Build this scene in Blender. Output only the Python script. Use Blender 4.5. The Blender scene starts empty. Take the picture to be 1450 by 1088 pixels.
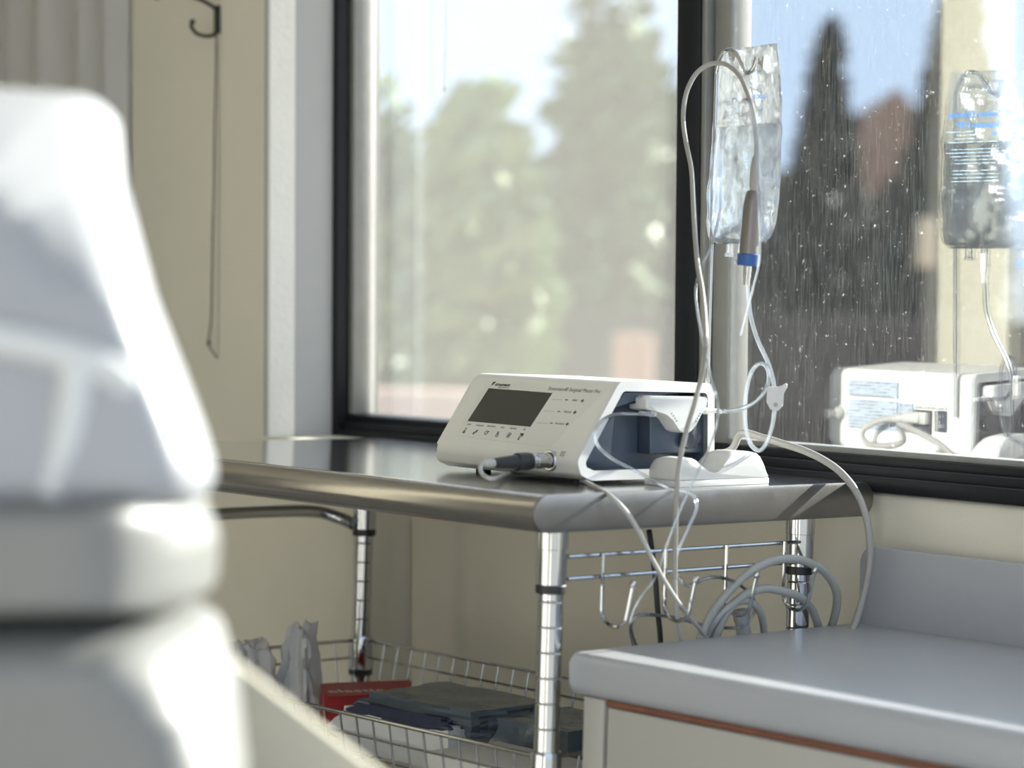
import bpy, bmesh, math, random
from mathutils import Vector, Matrix, noise
from mathutils.geometry import intersect_line_plane
PI = math.pi
S = bpy.context.scene
C = S.collection
rnd = random.Random(7)

# ------------------------------------------------------------------ camera
FPX = 3424.0
CAM = Vector((1.7243, -1.6103, 1.0767))
yaw, pitch, roll = -.8302, -.029, .029
f_ = Vector((math.sin(yaw)*math.cos(pitch), math.cos(yaw)*math.cos(pitch), math.sin(pitch)))
r0 = Vector((math.cos(yaw), -math.sin(yaw), 0)); u0 = r0.cross(f_)
r_ = math.cos(roll)*r0 + math.sin(roll)*u0
u_ = -math.sin(roll)*r0 + math.cos(roll)*u0
cd = bpy.data.cameras.new('camera'); cam = bpy.data.objects.new('camera', cd); C.objects.link(cam)
cam.matrix_world = Matrix(((r_.x, u_.x, -f_.x, CAM.x), (r_.y, u_.y, -f_.y, CAM.y), (r_.z, u_.z, -f_.z, CAM.z), (0, 0, 0, 1)))
cd.sensor_width = 36; cd.lens = FPX/1450*36; cd.clip_end = 400; cd.clip_start = .05
cd.dof.use_dof = True; cd.dof.focus_distance = 2.72; cd.dof.aperture_fstop = 3.5
S.camera = cam

def ray(px, py): return f_ + r_*((px-725)/FPX) - u_*((py-544)/FPX)
def at(px, py, ax, val):
    d = ray(px, py); t = (val-CAM[ax])/d[ax]; return CAM + d*t
def atd(px, py, dep): return CAM + ray(px, py)*dep
# room frame: the building stands a degree off the work table
RM = Matrix(((.9993, .0371, -.0035, 0), (-.0372, .9989, -.027, .5556), (.0024, .0272, .9996, 1.0), (0, 0, 0, 1)))
# surgical unit frame
_ph = -.018
MM = Matrix.Translation((-.0812, .1352, .9152)) @ Matrix.Rotation(_ph, 4, 'Z')
def atl(M, px, py, ax, val):
    Mi = M.inverted(); o = Mi @ CAM; d = Mi.to_3x3() @ ray(px, py)
    t = (val-o[ax])/d[ax]; return o + d*t

# ------------------------------------------------------------------ materials
def nodes(name):
    m = bpy.data.materials.new(name); m.use_nodes = True
    return m, m.node_tree.nodes, m.node_tree.links
def mat(name, col, rough=.5, metal=0, spec=.5, var=0, vscale=20, bump=0, bscale=200, stretch=None, rvar=0, coat=0, trans=0, sheen=0):
    m, N, L = nodes(name); b = N['Principled BSDF']
    b.inputs['Base Color'].default_value = (*col, 1); b.inputs['Roughness'].default_value = rough
    b.inputs['Metallic'].default_value = metal; b.inputs['Specular IOR Level'].default_value = spec
    b.inputs['Coat Weight'].default_value = coat
    tc = N.new('ShaderNodeTexCoord'); mp = N.new('ShaderNodeMapping'); L.new(tc.outputs['Object'], mp.inputs[0])
    if stretch: mp.inputs['Scale'].default_value = stretch
    if var or rvar:
        n = N.new('ShaderNodeTexNoise'); n.inputs['Scale'].default_value = vscale; n.inputs['Detail'].default_value = 5
        L.new(mp.outputs[0], n.inputs['Vector'])
        if var:
            mx = N.new('ShaderNodeMix'); mx.data_type = 'RGBA'
            mx.inputs[6].default_value = (*[c*(1-var) for c in col], 1); mx.inputs[7].default_value = (*[min(1, c*(1+var)) for c in col], 1)
            L.new(n.outputs['Fac'], mx.inputs[0]); L.new(mx.outputs[2], b.inputs['Base Color'])
        if rvar:
            mr = N.new('ShaderNodeMapRange'); mr.inputs[3].default_value = max(0, rough-rvar); mr.inputs[4].default_value = rough+rvar
            L.new(n.outputs['Fac'], mr.inputs[0]); L.new(mr.outputs[0], b.inputs['Roughness'])
    if bump:
        n2 = N.new('ShaderNodeTexNoise'); n2.inputs['Scale'].default_value = bscale; n2.inputs['Detail'].default_value = 3
        L.new(mp.outputs[0], n2.inputs['Vector'])
        bp = N.new('ShaderNodeBump'); bp.inputs['Strength'].default_value = bump; bp.inputs['Distance'].default_value = .002
        L.new(n2.outputs['Fac'], bp.inputs['Height']); L.new(bp.outputs[0], b.inputs['Normal'])
    return m
M = {}
M['wall'] = mat('painted wall', (.71, .67, .565), .75, var=.04, vscale=6, bump=.25, bscale=160)
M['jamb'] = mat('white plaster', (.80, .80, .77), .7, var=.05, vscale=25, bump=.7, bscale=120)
M['added_door'] = mat('dark paint of added door', (.09, .09, .09), .45, var=.04)
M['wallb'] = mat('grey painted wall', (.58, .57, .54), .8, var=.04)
M['reveal'] = mat('reveal with shade in its grey', (.38, .385, .385), .7, var=.03)  # shade on the inner reveal is put into this grey
M['floor'] = mat('vinyl floor', (.36, .355, .345), .35, var=.08, vscale=8)
M['ceil'] = mat('ceiling paint', (.75, .74, .70), .9, var=.02)
M['black'] = mat('black window frame', (.010, .011, .014), .45, spec=.22, var=.2, vscale=60)
M['gasket'] = mat('grey aluminium track', (.22, .22, .21), .5, metal=.2, var=.15, vscale=40)
M['steel'] = mat('stainless sheet', (.64, .64, .645), .13, metal=1, rvar=.04, vscale=30, stretch=(2, 30, 30))
M['steel_side'] = mat('brushed stainless', (.50, .475, .45), .25, metal=1, rvar=.03, vscale=30, stretch=(3, 60, 60))
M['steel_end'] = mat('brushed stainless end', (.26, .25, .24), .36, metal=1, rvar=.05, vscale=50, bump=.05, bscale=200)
M['chrome'] = mat('chrome', (.52, .53, .54), .10, metal=1, rvar=.04, vscale=60)
M['wire'] = mat('zinc wire', (.46, .46, .45), .26, metal=1, rvar=.05, vscale=80)
M['blackp'] = mat('black plastic', (.015, .015, .017), .4, var=.1)
M['motor'] = mat('off white plastic', (.70, .69, .64), .38, var=.015, vscale=40, bump=.03, bscale=900)
M['motorw'] = mat('white rim plastic', (.66, .66, .645), .32, var=.01)
M['membrane'] = mat('keypad membrane', (.67, .665, .615), .33, var=.01)
M['navy'] = mat('blue grey recess plastic', (.062, .082, .115), .3, var=.08, vscale=30)
M['navyd'] = mat('dark blue recess plastic', (.03, .038, .055), .35, var=.1)
M['lcd'] = mat('display glass', (.055, .054, .046), .22, var=.03)
M['ink'] = mat('black print', (.02, .02, .02), .5)
M['inkg'] = mat('grey print', (.16, .16, .16), .5)
M['blueink'] = mat('blue print', (.02, .20, .55), .5)
M['finep'] = mat('pale blue print', (.42, .58, .70), .6)
M['label'] = mat('grey blue rating label', (.36, .41, .47), .4, var=.1, vscale=90)
M['whitep'] = mat('white plastic', (.64, .63, .60), .4, var=.02, bump=.05, bscale=500)
M['cableg'] = mat('light grey cable', (.33, .315, .29), .38, var=.05, vscale=30)
M['cablew'] = mat('pale grey cable', (.44, .43, .40), .35, var=.03)
M['cabled'] = mat('grey hose', (.36, .36, .34), .4, var=.08)
M['titan'] = mat('dull metal', (.22, .20, .185), .36, metal=.7, var=.06)
M['silver'] = mat('machined metal', (.55, .55, .55), .2, metal=1, rvar=.05)
M['bluer'] = mat('blue anodised', (.03, .10, .30), .35, metal=.2, var=.05)
M['iron'] = mat('black iron', (.02, .018, .016), .45, var=.1)
M['cord'] = mat('dark green cord', (.05, .055, .045), .7)
M['lam'] = mat('pale grey laminate', (.40, .41, .43), .32, var=.03, vscale=10, rvar=.05)
M['cab'] = mat('cream cabinet laminate', (.45, .435, .395), .45, var=.02, vscale=8)
M['cabd'] = mat('grey cabinet edge', (.30, .285, .26), .6, var=.1)
M['brown'] = mat('exposed reddish board edge', (.21, .085, .05), .8, var=.35, vscale=60)
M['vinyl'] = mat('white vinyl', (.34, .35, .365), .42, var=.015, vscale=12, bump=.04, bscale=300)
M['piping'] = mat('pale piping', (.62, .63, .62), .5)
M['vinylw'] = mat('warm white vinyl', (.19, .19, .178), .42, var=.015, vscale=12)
M['cream'] = mat('cream vinyl', (.44, .41, .32), .5, var=.03, vscale=12)
M['curtain'] = mat('grey curtain', (.50, .485, .465), .85, var=.06, vscale=9, bump=.2, bscale=400)
M['panel'] = mat('cream panel', (.36, .345, .275), .5, var=.01)
M['red'] = mat('red card', (.36, .02, .02), .5, var=.06, vscale=50)
M['redw'] = mat('white print on red', (.75, .70, .68), .5)
M['paper'] = mat('white wrapping', (.62, .62, .61), .6, var=.05, vscale=25, bump=.3, bscale=60)
M['foil'] = mat('slate plastic packet', (.10, .125, .15), .25, var=.2, vscale=40, bump=.5, bscale=50)
M['foild'] = mat('navy plastic edge', (.04, .045, .08), .22, var=.2, vscale=60)
M['tissue'] = mat('white box card', (.60, .585, .56), .6, var=.03)
M['leaf'] = mat('leaves', (.075, .135, .05), .5, var=.5, vscale=2)
M['leafd'] = mat('dark needles', (.022, .038, .030), .6, var=.4, vscale=2)
M['leafl'] = mat('pale leaves', (.16, .23, .10), .5, var=.4, vscale=2)
M['bark'] = mat('bark', (.12, .085, .06), .9, var=.3, vscale=6)
M['earth'] = mat('dry ground', (.27, .24, .20), .95, var=.2, vscale=.6)
M['pink'] = mat('pink render', (.50, .36, .30), .9, var=.05, vscale=2)
M['orange'] = mat('orange brick', (.34, .21, .15), .9, var=.08, vscale=3)
M['tan'] = mat('tan paint', (.60, .49, .36), .7, var=.04)
M['browns'] = mat('dark brown timber', (.055, .045, .042), .9, var=.2, vscale=3)

def glass_mat(name, R, tint, dirt, streak=0, veil=0):
    """Thin coated pane: clear film that also mirrors, with dried spots on its face."""
    m, N, L = nodes(name); N.remove(N['Principled BSDF']); out = N['Material Output']
    tr = N.new('ShaderNodeBsdfTransparent'); tr.inputs[0].default_value = (*tint, 1)
    gl = N.new('ShaderNodeBsdfGlossy'); gl.inputs['Roughness'].default_value = 0; gl.inputs[0].default_value = (.97, .98, 1, 1)
    mx = N.new('ShaderNodeMixShader'); mx.inputs[0].default_value = R
    L.new(tr.outputs[0], mx.inputs[1]); L.new(gl.outputs[0], mx.inputs[2])
    tc = N.new('ShaderNodeTexCoord')
    df = N.new('ShaderNodeBsdfTranslucent'); df.inputs[0].default_value = (.9, .9, .88, 1)
    def spots(scale, thr, mult, vec=None):
        mp = N.new('ShaderNodeMapping'); mp.inputs['Scale'].default_value = vec or (1, 1, 1)
        L.new(tc.outputs['Object'], mp.inputs[0])
        n = N.new('ShaderNodeTexNoise'); n.inputs['Scale'].default_value = scale; n.inputs['Detail'].default_value = 4; n.inputs['Roughness'].default_value = .65
        L.new(mp.outputs[0], n.inputs['Vector'])
        r = N.new('ShaderNodeMapRange'); r.inputs[1].default_value = thr; r.inputs[2].default_value = thr+.12; r.inputs[4].default_value = mult
        L.new(n.outputs['Fac'], r.inputs[0]); return r.outputs[0]
    a = spots(140, .66, dirt)
    b = spots(38, .70, dirt)
    ad = N.new('ShaderNodeMath'); ad.operation = 'ADD'; ad.use_clamp = True; L.new(a, ad.inputs[0]); L.new(b, ad.inputs[1])
    o = ad.outputs[0]
    if streak:
        f3 = spots(330, .69, dirt*1.3); a3 = N.new('ShaderNodeMath'); a3.operation = 'ADD'; a3.use_clamp = True; L.new(o, a3.inputs[0]); L.new(f3, a3.inputs[1]); o = a3.outputs[0]
    if streak:
        c = spots(1, .50, streak, (1500, 1500, 26)); ad2 = N.new('ShaderNodeMath'); ad2.operation = 'ADD'; ad2.use_clamp = True
        L.new(o, ad2.inputs[0]); L.new(c, ad2.inputs[1]); o = ad2.outputs[0]
    vl = N.new('ShaderNodeMath'); vl.operation = 'ADD'; vl.use_clamp = True; vl.inputs[1].default_value = veil; L.new(o, vl.inputs[0]); o = vl.outputs[0]
    m2 = N.new('ShaderNodeMixShader'); L.new(o, m2.inputs[0]); L.new(mx.outputs[0], m2.inputs[1]); L.new(df.outputs[0], m2.inputs[2])
    L.new(m2.outputs[0], out.inputs[0]); return m
M['pane'] = glass_mat('coated window glass', .27, (.97, .98, .97), .06, veil=.022)
M['pane2'] = glass_mat('dusty coated window glass', .25, (.93, .95, .95), .16, .012, veil=.001)

def clear_mat(name, tint, gloss, rough, transl, bump=0, bscale=60, fres=1.35):
    m, N, L = nodes(name); N.remove(N['Principled BSDF']); out = N['Material Output']
    tr = N.new('ShaderNodeBsdfTransparent'); tr.inputs[0].default_value = (*tint, 1)
    gl = N.new('ShaderNodeBsdfGlossy'); gl.inputs['Roughness'].default_value = rough
    tl = N.new('ShaderNodeBsdfTranslucent'); tl.inputs[0].default_value = (.88, .93, .97, 1)
    fr = N.new('ShaderNodeFresnel'); fr.inputs[0].default_value = fres
    mr = N.new('ShaderNodeMapRange'); mr.inputs[3].default_value = gloss; mr.inputs[4].default_value = 1
    L.new(fr.outputs[0], mr.inputs[0])
    m1 = N.new('ShaderNodeMixShader'); m1.inputs[0].default_value = transl
    L.new(tr.outputs[0], m1.inputs[1]); L.new(tl.outputs[0], m1.inputs[2])
    m2 = N.new('ShaderNodeMixShader'); L.new(mr.outputs[0], m2.inputs[0]); L.new(m1.outputs[0], m2.inputs[1]); L.new(gl.outputs[0], m2.inputs[2])
    if bump:
        tc = N.new('ShaderNodeTexCoord'); n = N.new('ShaderNodeTexNoise'); n.inputs['Scale'].default_value = bscale; n.inputs['Detail'].default_value = 2
        L.new(tc.outputs['Object'], n.inputs['Vector'])
        bp = N.new('ShaderNodeBump'); bp.inputs['Strength'].default_value = bump; bp.inputs['Distance'].default_value = .004
        L.new(n.outputs['Fac'], bp.inputs['Height'])
        for s in (gl, tl): L.new(bp.outputs[0], s.inputs['Normal'])
        L.new(bp.outputs[0], fr.inputs['Normal'])
    L.new(m2.outputs[0], out.inputs[0]); return m
M['film'] = clear_mat('clear bag film', (.96, .98, 1), .16, .17, .10, 1.0, 42)
M['tube'] = clear_mat('clear tubing', (.86, .89, .93), .10, .15, .12)
M['bagprint'] = clear_mat('pale label print', (.93, .95, .93), .03, .3, .25)
def fluid_mat():
    m, N, L = nodes('saline'); N.remove(N['Principled BSDF']); out = N['Material Output']
    g = N.new('ShaderNodeBsdfGlass'); g.inputs['IOR'].default_value = 1.33; g.inputs['Roughness'].default_value = 0; g.inputs[0].default_value = (.96, .98, 1, 1)
    tr = N.new('ShaderNodeBsdfTransparent'); tr.inputs[0].default_value = (.95, .97, 1, 1)
    mx = N.new('ShaderNodeMixShader'); mx.inputs[0].default_value = .2
    L.new(g.outputs[0], mx.inputs[1]); L.new(tr.outputs[0], mx.inputs[2]); L.new(mx.outputs[0], out.inputs[0]); return m
M['fluid'] = fluid_mat()

# ------------------------------------------------------------------ mesh helpers
def setp(o, label=None, cat=None, group=None, kind=None):
    if label: o['label'] = label
    if cat: o['category'] = cat
    if group: o['group'] = group
    if kind: o['kind'] = kind
    return o
def thing(name, label, cat, loc=(0, 0, 0), group=None, mw=None):
    o = bpy.data.objects.new(name, None); C.objects.link(o); o.empty_display_size = .02
    o.matrix_world = mw if mw else Matrix.Translation(loc)
    return setp(o, label, cat, group)
def wm(o):
    m = o.matrix_basis.copy()
    return (wm(o.parent) @ m) if o.parent else m
def obj(name, bm, m, parent=None, space=None, smooth=True, angle=35, label=None):
    """bm is written in world coordinates, or in the frame space (a Matrix)."""
    bmesh.ops.recalc_face_normals(bm, faces=bm.faces[:])
    me = bpy.data.meshes.new(name)
    if parent: T = wm(parent).inverted() @ (space or Matrix())
    elif space: T = Matrix()
    else:
        c = Vector((0, 0, 0)); n = len(bm.verts)
        for v in bm.verts: c += v.co
        c /= max(1, n); zmin = min(v.co.z for v in bm.verts); c.z = zmin; T = Matrix.Translation(-c)
    bm.transform(T); bm.to_mesh(me); bm.free()
    me.materials.append(m if not isinstance(m, str) else M[m])
    o = bpy.data.objects.new(name, me); C.objects.link(o)
    if smooth:
        for p in me.polygons: p.use_smooth = True
        me.set_sharp_from_angle(angle=math.radians(angle))
    if parent: o.parent = parent
    elif space: o.matrix_world = space
    else: o.matrix_world = Matrix.Translation(c)
    if label: o['label'] = label
    return o
def struct(name, bm, m, space=None, parent=None):
    o = obj(name, bm, m, parent, space)
    o['kind'] = 'structure'; return o
def box(bm, x0, x1, y0, y1, z0, z1, bev=0, seg=2, rot=None):
    b = bmesh.new(); bmesh.ops.create_cube(b, size=1)
    for v in b.verts: v.co = Vector((x0+(v.co.x+.5)*(x1-x0), y0+(v.co.y+.5)*(y1-y0), z0+(v.co.z+.5)*(z1-z0)))
    if bev: bmesh.ops.bevel(b, geom=b.edges[:], offset=bev, segments=seg, profile=.5, affect='EDGES')
    if rot: b.transform(rot)
    merge(bm, b)
def merge(bm, b):
    me = bpy.data.meshes.new('tmp'); b.to_mesh(me); b.free(); bm.from_mesh(me); bpy.data.meshes.remove(me)
def crom(pts, sub=8, closed=False):
    P = [Vector(p) for p in pts]; n = len(P); out = []
    if n < 3: return P
    rng = n if closed else n-1
    for i in range(rng):
        if closed: a, b, c, d = P[i-1], P[i], P[(i+1) % n], P[(i+2) % n]
        else: a, b, c, d = P[max(i-1, 0)], P[i], P[i+1], P[min(i+2, n-1)]
        for k in range(sub):
            t = k/sub
            out.append(.5*((2*b)+(c-a)*t+(2*a-5*b+4*c-d)*t*t+(3*b-a-3*c+d)*t**3))
    if not closed: out.append(P[-1])
    return out
def tube(bm, pts, r, seg=10, sub=8, closed=False, smooth=True, cap=True):
    P = crom(pts, sub, closed) if smooth else [Vector(p) for p in pts]
    n = len(P); rings = []; N0 = None
    for i in range(n):
        if closed: t = P[(i+1) % n]-P[i-1]
        else: t = P[min(i+1, n-1)]-P[max(i-1, 0)]
        if t.length < 1e-9: t = Vector((0, 0, 1))
        t.normalize()
        if N0 is None: N0 = t.orthogonal().normalized()
        else:
            N0 = N0 - t*N0.dot(t)
            N0 = N0.normalized() if N0.length > 1e-6 else t.orthogonal().normalized()
        B = t.cross(N0); rr = r(i/(n-1)) if callable(r) else r
        rings.append([bm.verts.new(P[i]+(N0*math.cos(2*PI*k/seg)+B*math.sin(2*PI*k/seg))*rr) for k in range(seg)])
    for i in range(n if closed else n-1):
        A, Bq = rings[i], rings[(i+1) % n]
        for k in range(seg): bm.faces.new((A[k], A[(k+1) % seg], Bq[(k+1) % seg], Bq[k]))
    if cap and not closed:
        bm.faces.new(rings[0][::-1]); bm.faces.new(rings[-1])
def lathe(bm, p0, axis, prof, seg=24):
    """prof: list of (distance along axis, radius)."""
    a = Vector(axis).normalized(); N0 = a.orthogonal().normalized(); B = a.cross(N0); p0 = Vector(p0); R = []
    for d, r in prof:
        R.append([bm.verts.new(p0+a*d+(N0*math.cos(2*PI*k/seg)+B*math.sin(2*PI*k/seg))*max(r, 1e-5)) for k in range(seg)])
    for i in range(len(R)-1):
        for k in range(seg): bm.faces.new((R[i][k], R[i][(k+1) % seg], R[i+1][(k+1) % seg], R[i+1][k]))
    bm.faces.new(R[0][::-1]); bm.faces.new(R[-1])
def fillet(poly, rad, n=5):
    out = []; m = len(poly)
    if not isinstance(rad, (list, tuple)): rad = [rad]*m
    for i in range(m):
        p = Vector(poly[i]); a = Vector(poly[i-1])-p; b = Vector(poly[(i+1) % m])-p
        r = rad[i]
        if r <= 0: out.append(p); continue
        la, lb = a.length, b.length; a.normalize(); b.normalize()
        ang = a.angle(b); d = min(r/math.tan(ang/2), la*.49, lb*.49); r2 = d*math.tan(ang/2)
        c = p+(a+b).normalized()*(r2/math.sin(ang/2))
        s = p+a*d-c; e = p+b*d-c
        for k in range(n+1):
            t = k/n; w = s.angle(e)
            q = (s*math.sin((1-t)*w)+e*math.sin(t*w))/math.sin(w) if w > 1e-4 else s
            out.append(c+q)
    return out
def inset(poly, d):
    m = len(poly); out = []
    ar = sum(poly[i-1][0]*poly[i][1]-poly[i][0]*poly[i-1][1] for i in range(m))
    sg = 1 if ar > 0 else -1
    for i in range(m):
        p = Vector(poly[i]); a = (p-Vector(poly[i-1])).normalized(); b = (Vector(poly[(i+1) % m])-p).normalized()
        na = Vector((-a.y, a.x))*sg; nb = Vector((-b.y, b.x))*sg
        h = (na+nb); k = h.length_squared/2
        out.append(p+h*(d/k) if k > 1e-6 else p+na*d)
    return out
def prism(bm, poly, mp, d0, d1, cap0=True, cap1=True, bev=0):
    """poly 2D, mp(u, v, d) -> Vector."""
    b = bmesh.new()
    A = [b.verts.new(mp(p[0], p[1], d0)) for p in poly]; B = [b.verts.new(mp(p[0], p[1], d1)) for p in poly]
    n = len(poly)
    for i in range(n): b.faces.new((A[i], A[(i+1) % n], B[(i+1) % n], B[i]))
    if cap0: b.faces.new(A[::-1])
    if cap1: b.faces.new(B)
    if bev:
        b.edges.ensure_lookup_table()
        es = [e for e in b.edges if (e.verts[0] in A and e.verts[1] in A and cap0) or (e.verts[0] in B and e.verts[1] in B and cap1)]
        bmesh.ops.bevel(b, geom=es, offset=bev, segments=4, profile=.5, affect='EDGES')
    merge(bm, b)
def ring(bm, P, Q, mp, d0, d1):
    n = len(P)
    a = [bm.verts.new(mp(p[0], p[1], d0)) for p in P]; b = [bm.verts.new(mp(p[0], p[1], d1)) for p in P]
    c = [bm.verts.new(mp(p[0], p[1], d1)) for p in Q]; d = [bm.verts.new(mp(p[0], p[1], d0)) for p in Q]
    for i in range(n):
        j = (i+1) % n
        for x, y in ((a, b), (b, c), (c, d), (d, a)): bm.faces.new((x[i], x[j], y[j], y[i]))
_txt = 0
def text(s, size, Mx, m, parent, name, space=None, depth=.00012, ali='LEFT', sx=1, bold=0, italic=0):
    """Lettering as a thin solid; Mx places it, x along the line, y up, z out of the surface."""
    cu = bpy.data.curves.new('lettering', 'FONT'); cu.body = s; cu.size = size; cu.extrude = depth; cu.align_x = ali; cu.align_y = 'CENTER'
    cu.offset = bold; cu.shear = italic; cu.resolution_u = 3
    t = bpy.data.objects.new('lettering', cu); C.objects.link(t)
    bpy.context.view_layer.update()
    me = bpy.data.meshes.new_from_object(t.evaluated_get(bpy.context.evaluated_depsgraph_get()))
    bpy.data.objects.remove(t); bpy.data.curves.remove(cu)
    b = bmesh.new(); b.from_mesh(me); bpy.data.meshes.remove(me)
    b.transform(Mx @ Matrix.Diagonal((sx, 1, 1, 1)))
    return b
def frameM(o, x, y):
    x = Vector(x).normalized(); z = x.cross(Vector(y)).normalized(); y = z.cross(x)
    return Matrix(((x.x, y.x, z.x, o[0]), (x.y, y.y, z.y, o[1]), (x.z, y.z, z.z, o[2]), (0, 0, 0, 1)))
ID = lambda u, v, d: Vector((u, v, d))

# ================================================================== SETTING (room frame)
b = bmesh.new()          # wall below, above and right of the window, and the thicker part left of it
box(b, -.868, 2.2, -.022, .16, -1.06, -.1125, .007, 4)
box(b, 1.30, 2.2, -.02, .16, -.119, 1.6)
box(b, -1.0, 1.30, -.02, .16, 1.25, 1.6)
prism(b, [(-.868, -.1125), (-.868, -1.06), (-2.4, -1.06), (-2.4, 1.6), (-1.0, 1.6), (-1.0, 1.25), (-1.085, 1.25), (-1.085, -.104), (-.868, -.104)], lambda u, v, d: Vector((u, d, v)), -.12, .05)
struct('wall_window', b, 'wall', RM)
b = bmesh.new(); box(b, -2.4, -2.2, -3.2, -.12, -1.06, 1.6); struct('wall_left', b, 'wall', RM)
b = bmesh.new(); box(b, -2.4, 2.2, -3.4, -3.2, -1.06, 1.6); struct('wall_back', b, 'wallb', RM)
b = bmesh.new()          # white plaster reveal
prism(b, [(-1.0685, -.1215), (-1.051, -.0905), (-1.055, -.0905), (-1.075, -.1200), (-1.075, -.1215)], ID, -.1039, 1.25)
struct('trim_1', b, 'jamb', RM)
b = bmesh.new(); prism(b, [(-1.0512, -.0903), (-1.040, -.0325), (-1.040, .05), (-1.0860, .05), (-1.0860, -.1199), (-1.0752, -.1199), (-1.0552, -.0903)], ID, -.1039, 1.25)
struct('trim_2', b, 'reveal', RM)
b = bmesh.new(); box(b, -2.4, 3.4, -3.4, .2, -1.12, -1.06); struct('floor', b, 'floor', RM)
b = bmesh.new(); box(b, -2.4, 2.2, -3.4, .2, 1.6, 1.66); struct('ceiling', b, 'ceil', RM)
b = bmesh.new(); box(b, -2.2, -2.188, -1.70, -.12, -1.06, -.96, .003); struct('baseboard_left', b, 'jamb', RM)
b = bmesh.new(); box(b, -.868, 2.2, -.032, -.0201, -1.06, -.96, .003); box(b, -2.188, -.868, -.132, -.1201, -1.06, -.96, .003); struct('baseboard_window', b, 'jamb', RM)
b = bmesh.new(); box(b, -2.2, -2.16, -2.62, -1.72, -1.06, 1.02, .003); d1 = struct('added_dark_door', b, 'added_door', RM)  # dark door out of view, added to darken what the right pane mirrors
b = bmesh.new(); lathe(b, (-2.16, -1.80, -.02), (1, 0, 0), [(0, .025), (.008, .025), (.010, .010), (.04, .010), (.042, .026), (.062, .026), (.068, .014)], 18); obj('added_door_handle', b, 'chrome', d1, RM)

PT = 0.0
win = bpy.data.objects.new('window_1', None); C.objects.link(win); win.matrix_world = RM; win['kind'] = 'structure'
b = bmesh.new()
box(b, -1.087, -1.029, -.032, .045, -.112, 1.25, .003)          # left stile
box(b, -1.087, 1.30, -.030, .045, -.112, -.094, .003)           # lower rail, stepped
box(b, -1.030, 1.30, -.022, .045, -.096, -.083, .002)
box(b, -1.030, 1.30, -.012, .045, -.085, -.073, .002)
box(b, -.342, -.302, -.020, .050, -.100, 1.25, .003)            # meeting stile
box(b, 1.24, 1.30, -.03, .045, -.112, 1.25, .003)
box(b, -1.087, 1.30, -.03, .045, 1.20, 1.25, .003)
obj('window_frame', b, 'black', win, RM)
b = bmesh.new()
box(b, -1.0295, -1.018, -.010, .030, -.0729, 1.2, .002)
box(b, -.3019, -.294, -.016, .030, -.0729, 1.2, .001)
box(b, -.290, -.262, -.006, .030, -.0729, 1.2, .003)
box(b, -.262, 1.24, -.006, .020, -.0729, -.066, .001)
obj('glazing_track', b, 'gasket', win, RM)
b = bmesh.new(); box(b, -1.02, -.34, .018, .022, -.08, 1.22); b.transform(Matrix.Translation((0, .02, -.08)) @ Matrix.Rotation(math.radians(PT), 4, 'X') @ Matrix.Translation((0, -.02, .08))); obj('pane', b, 'pane', win, RM)
b = bmesh.new(); box(b, -.27, 1.26, -.0015, .0015, -.07, 1.22); obj('pane', b, 'pane2', win, RM)

# ================================================================== WORK TABLE
TW, TD, ZT = .856, .5203, .90
table = thing('work_table', 'stainless steel work table with rounded edges standing under the black framed window', 'table', (-TW/2, TD/2, 0))
yz = lambda x0: (lambda u, v, d: Vector((d, u, v)))
prof = [(.019, .862)]
for k in range(13):
    a = -PI/2-PI*k/12; prof.append((.019+.019*math.cos(a), .881+.019*math.sin(a)))
for k in range(13):
    a = PI/2-PI*k/12; prof.append((TD-.019+.019*math.cos(a), .881+.019*math.sin(a)))
prof = prof[1:]
top_pts = [p for p in prof]
b = bmesh.new(); prism(b, prof, yz(0), -TW, -.0018, True, True)
ttop = obj('tabletop', b, 'steel_side', table, angle=50)
b = bmesh.new(); box(b, -TW+.001, -.0018, .0195, TD-.0195, .8995, .9003); obj('top_sheet', b, 'steel', ttop, smooth=False)
for x0, x1 in ((-.0018, .0006), (-TW-.0006, -TW)):
    b = bmesh.new(); prism(b, prof, yz(0), x0, x1, bev=.0007); obj('end_plate', b, 'steel_end', table, angle=50)
XR, XL, YF, YB = -.0165, -.776, .0416, .4167
def post(x, y, dz=0):
    b = bmesh.new(); pr = [(0, .0127)]
    z = .03
    while z < .86:
        pr += [(z-.0012, .0127), (z, .0118), (z+.0012, .0127)]; z += .0254
    pr.append((.862, .0127)); lathe(b, (x, y, 0), (0, 0, 1), pr, 20)
    p = obj('post', b, 'chrome', table, angle=25)
    b = bmesh.new(); lathe(b, (x, y, .809-dz), (0, 0, 1), [(0, .0150), (.035, .0154), (.0355, .0160), (.053, .0162)], 24); obj('collar', b, 'chrome', p)
    b = bmesh.new(); lathe(b, (x, y, .800-dz), (0, 0, 1), [(0, .0148), (.001, .0156), (.008, .0156), (.009, .0148)], 24); obj('split_ring', b, 'blackp', p)
    b = bmesh.new(); lathe(b, (x, y, .598), (0, 0, 1), [(0, .0150), (.004, .0166), (.040, .0158), (.044, .0150)], 24); obj('collar', b, 'chrome', p)
    b = bmesh.new(); lathe(b, (x, y, .590), (0, 0, 1), [(0, .0150), (.001, .0162), (.007, .0162), (.008, .0150)], 24); obj('split_ring', b, 'blackp', p)
    b = bmesh.new(); lathe(b, (x, y, 0), (0, 0, 1), [(0, .019), (.006, .019), (.012, .015), (.03, .014)], 20); obj('foot', b, 'blackp', p)
for x in (XR, XL):
    for y in (YF, YB): post(x, y, .024 if x < -.5 else 0)
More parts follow.
